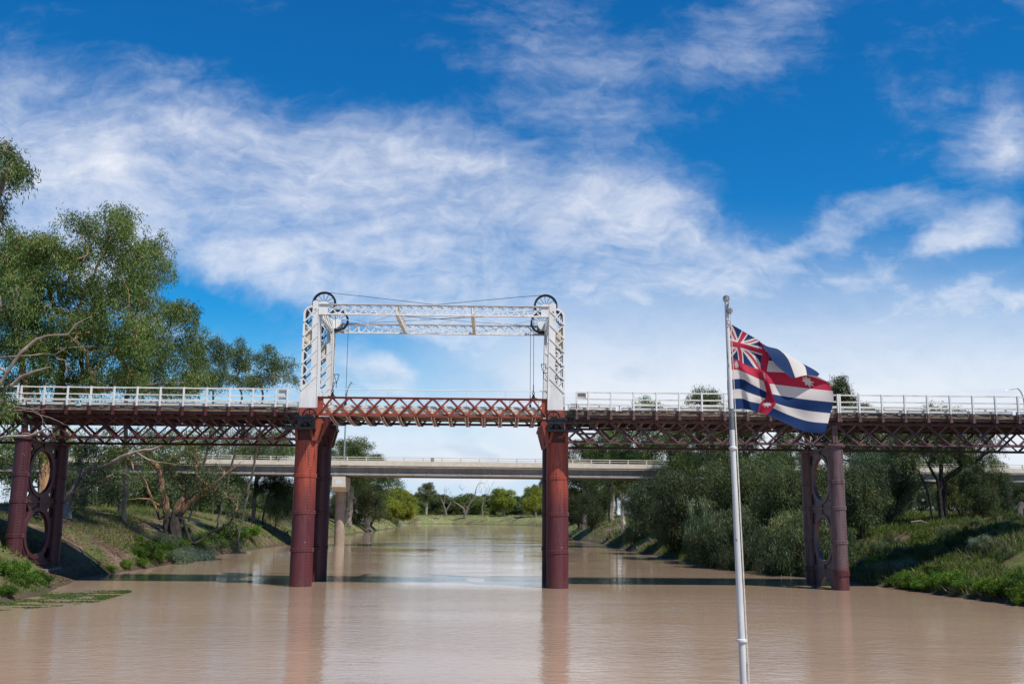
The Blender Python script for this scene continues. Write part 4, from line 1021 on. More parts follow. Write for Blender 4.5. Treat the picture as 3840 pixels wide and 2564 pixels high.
class Skel:
    def __init__(s): s.p = []; s.par = []; s.fix = {}
    def path(s, pts, parent=-1, rad=None):
        for i, q in enumerate(pts):
            s.p.append(_v(q)); s.par.append(parent); parent = len(s.p)-1
            if rad is not None: s.fix[parent] = rad[i]
        return parent
    def grow(s, t, rs, wig=.07, bend=.25):
        P = np.array(s.p); d = np.linalg.norm(P-t, axis=1); cost = d+1.6*np.maximum(0, P[:,2]-t[2]+.25*d)
        j = int(cost.argmin()); a = P[j]; L = d[j]; pj = s.par[j]; dj = unit(a-P[pj]) if pj >= 0 else np.array([0,0,1.])
        ctl = a+dj*L*bend+np.array([0,0,L*.12]); m_ = max(2, int(L/.9)); pts = []
        for k in range(1, m_+1):
            u = k/m_; q = a*(1-u)**2+2*ctl*u*(1-u)+t*u*u
            if k < m_: q = q+rs.normal(size=3)*wig*min(L,3)*.6
            pts.append(q)
        return s.path(pts, j)
    def mesh(s, R0, tip, n=7, mat=None, name='trunk', org=(0,0,0), pw=.5, flare=True, mats=None, zsplit=None):
        N_ = len(s.p); w = np.zeros(N_); ch = [[] for _ in range(N_)]
        for i in range(N_-1, -1, -1):
            if not ch[i]: w[i] = 1
            if s.par[i] >= 0: w[s.par[i]] += w[i]; ch[s.par[i]].append(i)
        r = np.maximum(tip, R0*(w/w.max())**pw)
        for i, v in s.fix.items(): r[i] = v
        mb = MB(); seen = set()
        roots = [i for i in range(N_) if s.par[i] < 0]; stack = [(i, None) for i in roots]
        while stack:
            i, pa = stack.pop(); pts, rad = [], []
            if pa is not None: pts.append(s.p[pa]); rad.append(min(r[pa]*.85, r[i]*1.25))
            while True:
                pts.append(s.p[i]); rad.append(r[i])
                if not ch[i]: break
                c = sorted(ch[i], key=lambda q: -w[q]); 
                for q in c[1:]: stack.append((q, i))
                i = c[0]
            rad[-1] = min(rad[-1], tip*1.1) if rad[-1] < .09 else rad[-1]
            mb.tube(pts, rad, n if max(rad) > .07 else 4)
        return mb
def tree(name, base, stems, cl, R0, style, bark, label, cat='tree', group=None, seed=0, tip=.018, dens=1.0, twigs=3, extra=None, shell=.5, bark_low=None, zlow=0, pw=.5, mat=None, tone=(1,1,1)):
    """stems: list of polylines (world); cl: clumps (x,y,z,R) -> Empty > trunk, crown"""
    rs = np.random.RandomState(seed); base = tuple(float(v) for v in base); t = thing(name, base, label, cat, group); sk = Skel()
    for st_ in stems:
        rad = None
        if isinstance(st_, tuple) and len(st_) == 2 and not np.isscalar(st_[0]) and not np.isscalar(st_[1]) and np.isscalar(st_[1][0]): st_, rad = st_
        dense = [_v(st_[0])]; dr = [rad[0]] if rad else None
        for a in range(len(st_)-1):
            p, q = _v(st_[a]), _v(st_[a+1]); m_ = max(1, int(np.linalg.norm(q-p)/.6))
            for k in range(1, m_+1):
                dense.append(p+(q-p)*k/m_+(rs.normal(size=3)*.05 if k < m_ else 0))
                if rad: dr.append(rad[a]+(rad[a+1]-rad[a])*k/m_)
        par = -1
        if sk.p:
            dd = np.linalg.norm(np.array(sk.p)-dense[0], axis=1); j = int(dd.argmin()); par = j if dd[j] < 2.5 else -1
        sk.path(dense, par, dr)
    cl = np.asarray(cl, float); root = sk.p[0]
    if len(cl):
        for c in cl[np.argsort(np.linalg.norm(cl[:,:3]-root, axis=1))]: sk.grow(c[:3], rs)
        V, T_, lm_, Tw = foliage(cl, style, rs, dens, shell)
        for c, tw in zip(cl, Tw):
            for q in tw[rs.choice(len(tw), min(twigs, len(tw)), False)]: sk.grow(q, rs, .05)
    mb = sk.mesh(R0, tip, pw=pw)
    if bark_low:
        mb.M = [1 if np.mean([mb.V[i][2] for i in f]) < zlow+.5*math.sin(7*mb.V[f[0]][0]) else 0 for f in mb.F]; mb.build('trunk', [M[bark], M[bark_low]], t, True)
    else: mb.build('trunk', M[bark], t, True)
    if len(cl):
        o = bpy.data.objects.new('crown', quad_mesh('crown', V-np.array(base), T_, mat or lm_)); COL.objects.link(o); o.parent = t; ORG[o.name] = base; o.color = (*tone, 1)
    return t
def cpx(ells, Y, depth, R, rs, gap=.62):
    """clump centres inside ellipses seen at (px,py) but spread through real depth"""
    out_ = []
    for (x, y, rx, ry, n) in ells:
        for k in range(n):
            a = rs.uniform(0, 2*math.pi); q = math.sqrt(rs.uniform(0,1)); yy = Y+rs.uniform(-depth,depth)*math.sqrt(max(.1,1-q*q))
            out_.append((*at(x+rx*q*math.cos(a), y+ry*q*math.sin(a), yy), R*rs.uniform(.7,1.25)))
    return np.array(out_)
def pxl(pts, Y): return [at(x, y, Y if len(r) == 0 else r[0]) for x, y, *r in pts]
def ground_at(px, Y, dx=0):              # foot on the bank straight below a pixel column
    x = at(px, 1900, Y)[0]+dx; return np.array([x, Y, gz(x, Y)-.1])

R_ = np.random.RandomState
# ---- left bank, by eye from the photograph
rs = R_(1); Y = 15
c1 = cpx([(190,900,70,55,5),(290,885,60,60,5),(435,815,42,55,6),(400,900,60,50,4),(110,930,90,50,6),(60,1080,110,120,22),(30,950,60,70,7),(60,1230,90,90,10),(190,1020,110,100,10),(330,1010,110,110,12),(470,960,70,70,5),(230,1160,190,110,18),(420,1150,120,110,12),(330,1300,240,80,26),(120,1340,130,90,16),(520,1060,70,90,8),(200,1640,180,60,10),(280,1430,260,40,16),(520,1240,80,80,8)], Y, 4.5, 1.3, rs)
f = ground_at(185, Y)
tree('river_gum', f, [[f, at(165,1780,Y), at(150,1600,Y), at(140,1450,Y), at(120,1340,Y), at(110,1180,Y)], [at(165,1780,Y), at(215,1620,Y+.6), at(225,1440,Y+1), at(250,1250,Y+1), at(330,1080,Y), at(420,880,Y)], [at(160,1720,Y), at(110,1560,Y-1), at(95,1430,Y-1), at(70,1300,Y-1.5), at(40,1120,Y-2)]],
     c1, .46, 'gum', 'bark_orange', 'tallest gum at the left, rising behind the pier on the bank with several tan stems', seed=11, dens=.88, shell=.6, tone=(1.26,1.24,1.05))
rs = R_(2); Y = 24
c2 = cpx([(575,915,55,45,6),(560,1010,70,60,7),(610,1010,35,50,3),(650,1150,60,45,6),(690,1200,45,50,5),(620,1270,80,60,8),(540,1180,60,80,6),(560,1350,90,70,8),(680,1330,60,60,6),(720,1260,30,40,2),(470,1400,110,60,9),(610,1430,110,40,10),(720,1400,60,60,8),(430,1660,120,50,8),(620,1640,110,40,8)], Y, 3.5, 1.2, rs)
f = ground_at(470, Y+6)
tree('river_gum', f, [[f, at(470,1700,Y+4), at(480,1450,Y+1), at(496,1193,Y), at(518,1090,Y), at(505,1000,Y), at(560,900,Y)], [at(480,1450,Y+1), at(560,1330,Y), at(640,1210,Y), at(690,1180,Y)]],
     c2, .20, 'gum', 'bark_grey', 'open-crowned gum with a pinkish trunk, right of the tallest gum on the left bank', seed=12, dens=.80, shell=.6, tone=(1.36,1.28,1.1))
for k, (ells, Y, bx, lab, sd) in enumerate([
  ([(805,1295,42,28,5),(770,1340,50,40,6),(830,1370,55,40,6),(780,1430,70,40,9),(730,1390,45,45,6),(820,1640,90,50,9)], 44, 800, 'rounded gum crown just right of the big gums, above the white railing', 13),
  ([(890,1310,50,28,6),(930,1350,45,35,5),(880,1390,45,35,5),(915,1440,60,35,7),(960,1650,90,50,9)], 50, 905, 'middle small gum crown above the white railing left of the tower', 14),
  ([(1000,1335,52,26,7),(1050,1375,34,32,5),(1010,1400,40,30,4),(1085,1425,16,18,2),(975,1435,50,35,6),(1050,1640,60,50,8)], 46, 985, 'small gum crown nearest the left tower, with a twig reaching towards it', 15)]):
    rs = R_(20+k); f = ground_at(bx-90, Y+8)
    tree('river_gum', f, [[f, at(bx-25,1700,Y+4), at(bx,1560,Y+1), at(bx,1470,Y)]], cpx(ells, Y, 2.2, 1.1, rs), .13, 'gumb', 'bark_grey', lab, seed=sd, dens=.8, tone=(1.15,1.2,1.1))
# trees low on the left bank, seen under the deck
rs = R_(3); Y = 34
f = at(640,2010,Y); f[2] = gz(f[0], Y)-.3
hero = cpx([(690,1740,70,55,9),(740,1690,60,40,6),(640,1800,40,50,4),(720,1830,70,50,8),(790,1780,45,50,5),(850,1860,55,50,7),(870,1930,45,35,5),(430,1730,50,60,6),(470,1700,60,30,3),(560,1690,50,30,3)], Y, 2.0, .95, rs)
tree('burnt_gum', f, [([f, at(628,1960,Y), at(622,1890,Y), at(605,1800,Y), at(590,1745,Y), at(560,1722,Y), at(545,1715,Y)], [.52,.40,.33,.29,.24,.18,.12]),
     ([at(668,2030,Y-.5), at(655,1965,Y-.3), at(668,1905,Y), at(690,1870,Y), at(700,1850,Y)], [.62,.58,.48,.34,.15]),
     ([at(672,1940,Y-.3), at(712,1880,Y-.6), at(760,1845,Y-.8), at(806,1815,Y-1), at(840,1780,Y-1), at(905,1730,Y-1)], [.22,.20,.17,.13,.09,.03]),
     ([at(690,1950,Y-.5), at(700,1990,Y-.8), at(720,2035,Y-1)], [.16,.13,.10]),
     ([at(600,1945,Y), at(585,1905,Y-.3), at(570,1870,Y-.4), at(556,1835,Y-.5), at(545,1800,Y-.5), at(500,1760,Y-.5)], [.16,.13,.11,.09,.07,.02]),
     ([at(605,1900,Y), at(560,1870,Y-.6), at(520,1868,Y-.8), at(475,1873,Y-1)], [.09,.08,.06,.02])],
     hero, .30, 'gumb', 'bark_burnt', 'twisted gum with a burnt black base and tan leaning trunk on the left bank', seed=16, dens=.8, twigs=4, tone=(1.15,1.1,1.05))
rs = R_(4); Y = 20
f = at(255,1960,Y-1); f[2] = gz(f[0], f[1])-.2
tree('leaning_gum', f, [([f, at(250,1890,Y), at(262,1850,Y), at(300,1785,Y), at(345,1755,Y), at(400,1745,Y), at(450,1715,Y), at(510,1693,Y), at(570,1686,Y), at(620,1665,Y), at(690,1650,Y)], [.36,.30,.24,.21,.19,.18,.16,.14,.12,.08,.03]),
     ([at(262,1850,Y), at(285,1845,Y-.4), at(310,1800,Y-.6), at(345,1770,Y-.8)], [.13,.12,.07,.02]),
     ([at(510,1693,Y), at(560,1725,Y-.3), at(620,1735,Y-.5), at(670,1742,Y-.6)], [.10,.07,.04,.012]),
     ([at(450,1715,Y), at(470,1690,Y-.3), at(540,1660,Y-.5)], [.10,.07,.02])],
     cpx([(300,1700,50,40,5),(380,1800,40,50,5),(330,1860,40,40,3),(440,1790,40,40,4),(250,1660,60,30,4)], Y, 1.5, .8, rs), .2, 'gumb', 'bark_grey', 'pale bare limb of a gum sweeping to the right under the left span', seed=17, dens=.8)
for k, (bx, by, Y, stem, ells, style, bark, lab, R0) in enumerate([
  (952,1950,85, [(952,1950),(955,1870),(962,1800),(966,1740),(985,1690)], [(980,1690,80,45,10),(1040,1680,60,40,7),(920,1680,60,40,6),(1010,1760,40,30,3)], 'gum', 'bark_grey', 'slender grey-trunked gum on the left bank beside the left lift pier', .30),
  (1000,1955,85, [(985,1955),(992,1900),(1010,1850)], [(1030,1850,50,50,9),(1060,1800,40,50,6),(1000,1820,40,40,4),(1080,1890,30,40,4)], 'cooba', 'bark_dark', 'dark-stemmed wattle right of the slender gum on the left bank', .13),
  (447,1945,40, [(447,1945),(446,1880),(440,1810),(438,1760)], [(440,1760,60,60,7),(400,1830,40,40,4),(490,1800,40,40,4)], 'gumb', 'bark_dark', 'slim dark-trunked tree on the slope left of the burnt gum', .16),
  (1032,1968,82, [(1032,1968),(1036,1920),(1045,1890)], [(1050,1890,32,34,5),(1075,1920,25,30,3)], 'cooba', 'bark_dark', 'small wattle sapling close to the left lift pier', .07),
  (270,1900,60, [(270,1900),(272,1850),(280,1780)], [(280,1780,60,60,8),(330,1830,40,40,4),(230,1800,50,50,5)], 'gumb', 'bark_dark', 'dark tree standing behind the left oval pier', .2),
  (545,1890,90, [(545,1890),(548,1840),(552,1800)], [(550,1790,60,50,9),(610,1820,50,40,6),(500,1830,40,40,5)], 'gumb', 'bark_dark', 'distant blue-green tree left of the burnt gum', .22),
  (820,1905,95, [(820,1905),(825,1850),(830,1800)], [(830,1800,90,50,12),(900,1830,50,40,6),(760,1840,50,40,6)], 'gumb', 'bark_dark', 'dark tree in shade behind the burnt gum', .26),
  (700,1880,120, [(700,1880),(700,1820),(705,1780)], [(700,1790,120,50,14),(600,1800,70,40,7)], 'farg', 'bark_dark', 'far tree behind the burnt gum below the road bridge', .3),
  (610,1900,72, [(610,1900),(612,1820),(615,1740)], [(600,1690,90,50,12),(680,1680,70,40,8),(540,1740,50,50,6)], 'gum', 'bark_dark', 'leafy gum filling the gap under the span behind the burnt gum', .2),
  (800,1900,78, [(800,1900),(800,1800),(805,1740)], [(800,1690,90,50,12),(870,1760,60,60,9),(740,1780,50,60,6)], 'gum', 'bark_dark', 'leafy gum between the burnt gum and the slender grey gum', .2),
  (350,1900,66, [(350,1900),(350,1820),(355,1740)], [(350,1700,80,60,12),(420,1830,50,50,8),(300,1790,50,60,6)], 'gumb', 'bark_dark', 'bushy tree on the flat right of the left oval pier', .2),
  (60,1880,45, [(60,1900),(60,1800),(50,1700)], [(60,1760,70,80,10),(20,1680,60,60,6)], 'gumb', 'bark_dark', 'dark tree at the left edge behind the pier', .3),
  (150,1900,110, [(150,1900),(150,1800),(155,1720)], [(150,1760,140,70,14),(300,1760,90,70,10),(420,1780,70,60,8)], 'farg', 'bark_dark', 'broad tree far behind the left oval pier', .4)]):
    rs = R_(40+k); s_ = [at(x, y, Y) for x, y in stem]; s_[0][2] = gz(s_[0][0], Y)-.2
    tree('bank_tree', s_[0], [s_], cpx(ells, Y, 2.2, 1.0 if Y < 80 else 1.7, rs), R0, style, bark, lab, seed=50+k, dens=.85 if Y < 80 else 1.0, tone=[(1.2,1.15,1),(.95,.95,.9),(1.1,1.1,1),(1.3,1.25,1.1),(1,1,1)][k % 5])
# near gum leaning in from the left, in front of the bridge
rs = R_(5); Y = -8
f = ground_at(-420, Y)
tree('leaning_gum', f, [([f, at(-330,1700,Y), at(-150,1560,Y), at(0,1462,Y), at(78,1412,Y), at(130,1392,Y), at(190,1375,Y)], [.50,.36,.20,.11,.085,.07,.02]),
     ([at(-330,1700,Y), at(-120,1560,Y-.5), at(0,1440,Y-.5), at(78,1321,Y-.5), at(136,1272,Y-.5), at(180,1258,Y-.5), at(255,1254,Y-.5), at(285,1215,Y-.5), at(345,1182,Y-.5)], [.40,.26,.11,.085,.072,.062,.05,.035,.010]),
     ([at(-330,1700,Y), at(-250,1300,Y), at(-120,1000,Y), at(-40,800,Y), at(10,700,Y)], [.5,.4,.3,.2,.1]),
     ([at(-40,1350,Y), at(60,1335,Y), at(165,1326,Y), at(205,1330,Y), at(245,1305,Y), at(330,1297,Y), at(362,1300,Y)], [.05,.04,.03,.028,.022,.014,.006]),
     ([at(205,1330,Y), at(215,1345,Y), at(243,1350,Y), at(252,1400,Y), at(240,1424,Y)], [.028,.028,.025,.02,.006]), ([at(243,1350,Y), at(255,1372,Y), at(268,1385,Y)], [.03,.02,.008]), ([at(245,1305,Y), at(215,1302,Y), at(270,1330,Y)], [.02,.015,.006])],
     cpx([(25,545,26,35,5),(48,610,22,26,4),(75,640,22,18,3),(10,660,30,40,4),(-20,760,40,60,6),(15,800,10,30,2),(0,1150,60,90,7),(10,1520,28,26,5),(-60,1450,60,80,6)], Y, 1.6, .62, rs), .2, 'gum', 'bark_grey', 'near gum with bare pale limbs leaning in from the left edge before the bridge', seed=18, dens=1.15)
Y = -9
db = thing('dead_branch', tuple(at(-60,1650,Y)), 'bare grey dead branches reaching in from the left edge across the left pier top', 'branch')
def dl(mb, pts, rad): mb.tube([at(x, y, Y) for x, y in pts], [max(.42*q, .006) for q in rad], 6)
mb = MB()
dl(mb, [(-60,1650),(0,1643),(20,1636),(60,1635),(110,1634),(140,1622),(170,1608),(205,1600)], [.20,.19,.19,.18,.17,.14,.11,.07]); dl(mb, [(110,1634),(135,1628),(152,1620),(158,1616)], [.09,.07,.05,.03]); dl(mb, [(115,1627),(105,1623),(85,1624),(84,1632)], [.07,.06,.06,.06]); dl(mb, [(-60,1660),(0,1648),(15,1640)], [.05,.07,.07])
dl(mb, [(-40,1575),(0,1550),(18,1545),(40,1533),(70,1520),(85,1508),(120,1498),(142,1492),(147,1487),(153,1484)], [.09,.07,.06,.05,.045,.04,.035,.03,.02,.01])
dl(mb, [(34,1536),(80,1537),(125,1543),(145,1554),(190,1566),(208,1574),(232,1585),(240,1591),(267,1595)], [.05,.05,.045,.045,.04,.035,.03,.025,.008])
dl(mb, [(60,1525),(90,1527),(118,1534),(136,1542),(150,1536),(170,1533),(190,1532),(203,1525),(208,1521)], [.04,.04,.035,.035,.035,.03,.025,.015,.008]); dl(mb, [(186,1533),(206,1535)], [.02,.007]); dl(mb, [(136,1542),(150,1552)], [.03,.02])
dl(mb, [(152,1557),(156,1565),(161,1572),(159,1577),(172,1591),(185,1598),(193,1606),(196,1620),(202,1632),(207,1641)], [.03,.03,.03,.03,.028,.028,.025,.022,.018,.008]); dl(mb, [(159,1577),(161,1592),(155,1608)], [.02,.016,.008])
mb.build('limb', M['dead_wood'], db, True)

# ---- prototypes, copied with obj.copy()
def proto(name, H, env, n, R, R0, style, bark, seed, stems=None, spread=.3, **kw):
    rs = R_(seed); cl = []
    while len(cl) < n:
        e = env[rs.randint(len(env))]; q = rs.uniform(-1,1,3)
        if q@q > 1: continue
        cl.append((e[0]+q[0]*e[3], e[1]+q[1]*e[4], e[2]+q[2]*e[5], R*rs.uniform(.62,1.4)))
    if stems is None: stems = [[(0,0,-.3),(rs.normal(0,.15),rs.normal(0,.15),H*.25),(rs.normal(0,.4),rs.normal(0,.4),H*.5)]]
    return tree(name, (0,0,0), stems, cl, R0, style, bark, None, None, None, seed=seed+1, **kw)
def place(pr, x, y, s, rz, label, cat, group=None, z=None, sz=1.0):
    c = pr if not pr.get('used') else copy_tree(pr)
    if pr.get('used') is None: pr['used'] = 1
    c.location = (x, y, gz(x, y)-.1 if z is None else z); c.rotation_euler = (0,0,rz); c.scale = (s,s,s*sz); tag(c, label, cat, group)
    q = random.Random(int(x*131+y*17)); v = q.uniform(.55,1.5); w = q.uniform(-.10,.22)
    for ch in c.children: ch.color = (v*(1+w), v*(1+.3*w), v*(1-w), 1)
    return c
USED = []
def place_px(pr, px, Y, hpx, H, label, cat='tree', group=None, rz=None, by=None, sx=1.0, tone=None):
    """stand a copy at world depth Y so that it reaches up to pixel row hpx"""
    x = at(px, 1900, Y)[0]; z0 = gz(x, Y)-.15; top = at(px, hpx, Y)[2]; s = (top-z0)/H
    if outside(np.array([x]), np.array([Y]))[0] < .5: print('IN WATER', px, Y, label)
    c = place(pr, x, Y, s*sx, rz if rz is not None else px*.37, label, cat, group, z=z0, sz=1/sx)
    if tone:
        for ch in c.children: ch.color = (*tone, 1)
    return c
cob = [proto('cooba_tree', 8, [(0,0,5.2,2.6,2.6,2.6),(-1.3,.5,4,1.8,1.8,2.2),(1.4,-.4,4.2,1.8,1.8,2.2),(0,0,2.6,2.4,2.4,1.3)], 46, 1.0, .24, 'cooba', 'bark_dark', 70+i*3,
        [[(0,0,-.3),(.1,0,1.0),(.4,.2,2.4),(.5,.1,4)],[(0,0,0),(-.5,.2,1.4),(-1.0,.3,3)],[(0,0,.2),(.7,-.3,1.6),(1.3,-.4,3.2)]]) for i in range(3)]
gum = [proto('gum_tree', 16, [(0,0,11.5,3.2,3.2,3.4),(-2,.6,9,2.3,2.3,2.5),(2.1,-.5,9.5,2.4,2.4,2.8),(.3,0,14,1.8,1.8,1.8)], 66, 1.25, .42, 'gum', b_, 90+i*3, dens=.9) for i, b_ in enumerate(('bark_pale','bark_grey','bark_grey'))]
wil = [proto('willow_bush', 6, [(0,0,3.2,2.3,2.3,2.3),(1.4,-1.0,1.7,2.0,1.9,1.2),(-1.5,-.8,1.8,2.0,1.8,1.3),(.2,-1.4,1.0,2.2,1.4,.8)], 26, .95, .10, 'weep', 'bark_dark', 110+i*3,
        [[(0,0,-.3),(.1,0,.8),(.2,.1,2.6)],[(0,0,0),(-.6,.1,1.4),(-1.0,-.2,2.4)],[(0,0,0),(.8,-.2,1.3),(1.2,-.4,2.2)]], tip=.010, shell=.75) for i in range(3)]
yel = [proto('yellow_gum', 12, [(0,0,7.5,3.6,3.6,3.6),(-2.6,0,5.2,2.2,2.2,2.4),(2.8,0,5.2,2.3,2.3,2.4)], 60, 1.6, .42, 'yell', 'bark_grey', 130+i*3,
        [[(0,0,-.3),(.2,0,1.5),(.6,0,4)],[(0,0,.5),(-1.0,0,2.6),(-1.8,0,4.4)],[(0,0,.3),(1.2,0,2.4),(2.2,0,4.2)]]) for i in range(2)]
far = [proto('far_tree', 12, [(0,0,8,3.4,3.4,3.2),(-2,0,6.4,2.4,2.4,2.4),(2,0,6.6,2.4,2.4,2.4),(0,0,2.5,3.6,3.6,1.8)], 52, 1.7, .3, 'far' if i != 1 else 'farg', 'bark_dark', 150+i*3, tip=.03) for i in range(3)]
shr = [proto('green_bush', 1.2, [(0,0,.42,1.25,1.1,.42)], 34, .36, .02, 'bush', 'bark_dark', 170+i*3, [[(0,0,-.1),(0,0,.3)]], tip=.006, twigs=2) for i in range(3)]
sag_ = [proto('sage_bush', 1.2, [(0,0,.6,1.1,1.0,.55),(.8,0,.4,.8,.8,.35)], 26, .42, .02, 'sage', 'bark_dark', 190+i*3, [[(0,0,-.1),(0,0,.4)]], tip=.006, twigs=2) for i in range(2)]

# right bank: gums standing above the deck line
for px, Y, top, pr, lab in [
  (2420,84,1452,gum[1],'gum whose thin top just clears the railing right of the lift span'),
  (2670,62,1412,gum[1],'gum whose rounded top rises above the railing left of the flagpole'),
  (2560,75,1560,gum[2],'yellow-green gum leaning over the road bridge parapet on the right'),
  (3140,48,1375,gum[2],'tall bright green gum rising behind the right side of the flag'),
  (3250,70,1482,gum[0],'gum with a low feathery top right of the flag'),
  (2337,98,1640,gum[0],'gum with white trunks below the road bridge just right of the right lift pier'),
  (2190,150,1610,gum[2],'gum beyond the road bridge seen past the right lift pier'),
  (2800,70,1560,gum[0],'gum in the thicket just right of the flagpole'),
  (2950,80,1580,gum[1],'gum in the thicket between the flagpole and the purple pier'),
  (3390,95,1515,gum[1],'small treetop peeping over the railing well right of the flag'),
  (3540,110,1520,gum[0],'faint treetop over the railing near the right edge'),
  (2290,132,1525,gum[1],'tiny treetop above the railing nearest the right tower')]:
    place_px(pr, px, Y, top, 17.0 if pr in gum else 12.6, lab, 'tree', 'gums on the right bank')
for px, Y, top, pr, lab in [
  (2480,56,1720,cob[0],'dark wattle between the road bridge and the water, left of the flagpole'),
  (2600,42,1660,cob[1],'blue-green wattle thick behind the flagpole'),
  (2740,34,1680,cob[2],'tall wattle immediately behind the flagpole'),
  (2860,38,1650,cob[0],'dense wattle filling the bank between flagpole and purple pier'),
  (2990,26,1670,cob[1],'sunlit wattle just left of the purple pier'),
  (3080,30,1680,cob[2],'wattle seen through the ovals of the purple pier'),
  (3230,18,1690,cob[0],'dark many-stemmed wattle just right of the purple pier'),
  (3330,26,1600,cob[1],'tall wattle behind the dark one right of the purple pier'),
  (3350,32,1800,cob[2],'low dark wattle in front of the yellow grass on the right bank'),
  (3610,27,1700,cob[2],'tall thin wattle behind the broad forking tree on the right'),
  (3680,22,1690,cob[1],'thin young wattle on the right bank left of the leaning stump'),
  (3765,26,1745,cob[0],'pale wattle near the right edge below the span'),
  (3850,22,1775,cob[2],'wattle cut by the right edge of the photo'),
  (2420,78,1760,cob[2],'wattle below the road bridge to the right of the white-trunked gum'),
  (2220,128,1790,cob[1],'grey-green wattle under the road bridge beside the right lift pier'),
  (2170,162,1800,cob[0],'wattle under the road bridge seen past the right lift pier')]:
    place_px(pr, px, Y, top, 8.2, lab, 'tree', 'wattles on the right bank')
rs = R_(6); Y = 22
f = ground_at(3530, Y)
tree('bank_tree', f, [[f, at(3525,1880,Y), at(3515,1800,Y), at(3470,1720,Y), at(3420,1670,Y)], [at(3545,1950,Y+.3), at(3540,1870,Y+.3), at(3540,1800,Y), at(3580,1770,Y), at(3640,1730,Y)], [at(3500,1955,Y-.3), at(3480,1850,Y-.5), at(3440,1760,Y-.5), at(3400,1740,Y)], [at(3530,1830,Y), at(3530,1740,Y), at(3535,1660,Y)]],
     cpx([(3420,1640,90,50,12),(3520,1620,90,50,12),(3620,1640,80,50,11),(3690,1690,50,40,5),(3400,1720,60,40,5),(3560,1700,100,40,8),(3480,1560,70,40,6),(3600,1570,70,40,6),(3700,1620,30,30,3)], Y, 2.6, .95, rs), .32, 'cooba', 'bark_dark', 'broad tree with dark forking stems under the right span near the right edge', seed=61, dens=.8, tone=(1.15,1.1,.9))
# willow-like bushes weeping over the right waterline
wl = 'weeping blue-green wattle bush overhanging the right waterline'
for k, (px, Y, top, s) in enumerate([(2375,70,1925,1),(2500,47,1940,1),(2620,34,1890,1),(2730,26,1850,1),(2790,23,1900,1),(2900,18,1870,1),(2960,15,1880,1),(3010,13,1870,1),(2590,46,1840,1),(2700,33,1790,1),(2830,28,1820,1),(2930,22,1800,1),(3090,18,1850,1)]):
    x = max(at(px,1900,Y)[0], float(np.interp(Y, RY, RX))+.9); z0 = gz(x, Y)-.2; H = at(px, top, Y)[2]-z0
    place(wil[k % 3], x, Y, max(H, 2.2)/5.6, k*1.3, wl, 'bush', 'weeping bushes along the right waterline', z=z0)
# shrubs along both waterlines
lab = 'bright green leafy bush at the left waterline'
def shore_left(Y): return float(np.interp(Y, LY, LX))
def shore_right(Y): return float(np.interp(Y, RY, RX))
rs = R_(8)
for k, (Y, dx, s) in enumerate([(11.5,-.4,.4),(14.5,-.4,.5),(17.5,-.4,.6),(20,-.9,1.0),(22,-.5,.9),(24.5,-1.0,1.0),(29,-1.6,1.0),(33,-1.2,1.1),(38,-1.1,1.1),(43,-1.2,1.2),(47,-.9,1.1),(36,-2.6,1.0),(54,-1.4,1.3),(60,-1.5,1.4),(66,-1.5,1.4)]):
    x = shore_left(Y)+dx; place(shr[k % 3], x, Y, s, k*1.1, lab, 'bush', 'green bushes along the left waterline')
for k, (px, py, Y, s) in enumerate([(150,2165,-4.5,.6),(60,2150,-6.5,.65),(10,2190,-8.5,.7),(110,2200,-6.5,.5),(70,2225,-8.5,.5),(10,2245,-11,.5)]):
    x = at(px, py, Y)[0]; place(shr[k % 3], x, Y, s, k, 'green leafy bush in the bottom left corner in front of the left pier', 'bush', 'bushes in the bottom left corner')
for k, (Y, dx, s) in enumerate([(26,-.3,1.0),(28.5,-.2,1.1),(31,0,1.2),(33.5,-.2,1.1),(36,-1.6,1.0),(40,-.3,1.1),(28,-2.0,1.0),(52,-.4,1.0)]):
    x = shore_left(Y)+dx; place(sag_[k % 2], x, Y, s, k*2.1, 'feathery grey-green bush drooping to the left waterline', 'bush', 'grey-green bushes along the left waterline')
for k, (Y, dx, s) in enumerate([(2.5,.5,.45),(1,.6,.5),(-.5,.5,.5),(-2,.6,.55),(-3.5,.5,.6),(-5,.6,.6),(-6.5,.5,.6),(-8,.5,.6),(-9.5,.6,.6),(-7,1.8,.6),(-11,.8,.6),(.5,2.0,.5),(-10,2.2,.7)]):
    x = shore_right(Y)+dx; place(shr[k % 3], x, Y, s, k*1.7, 'green leafy creeper bush in the bottom right along the waterline', 'bush', 'creeper bushes along the near right waterline')
for k, (px, Y, s) in enumerate([(3400,4,.6),(3330,5,.8),(3290,7,.75),(3480,5,.5),(3560,3,.5),(3700,2,.6),(3380,9,.6),(3620,8,.5),(3780,6,.7),(3450,12,.55)]):
    x = at(px,2050,Y)[0]; place((sag_+shr)[k % 5], x, Y, s, k*1.9, 'low mixed bush on the sloping right bank beside the purple pier', 'bush', 'bushes on the right bank slope')

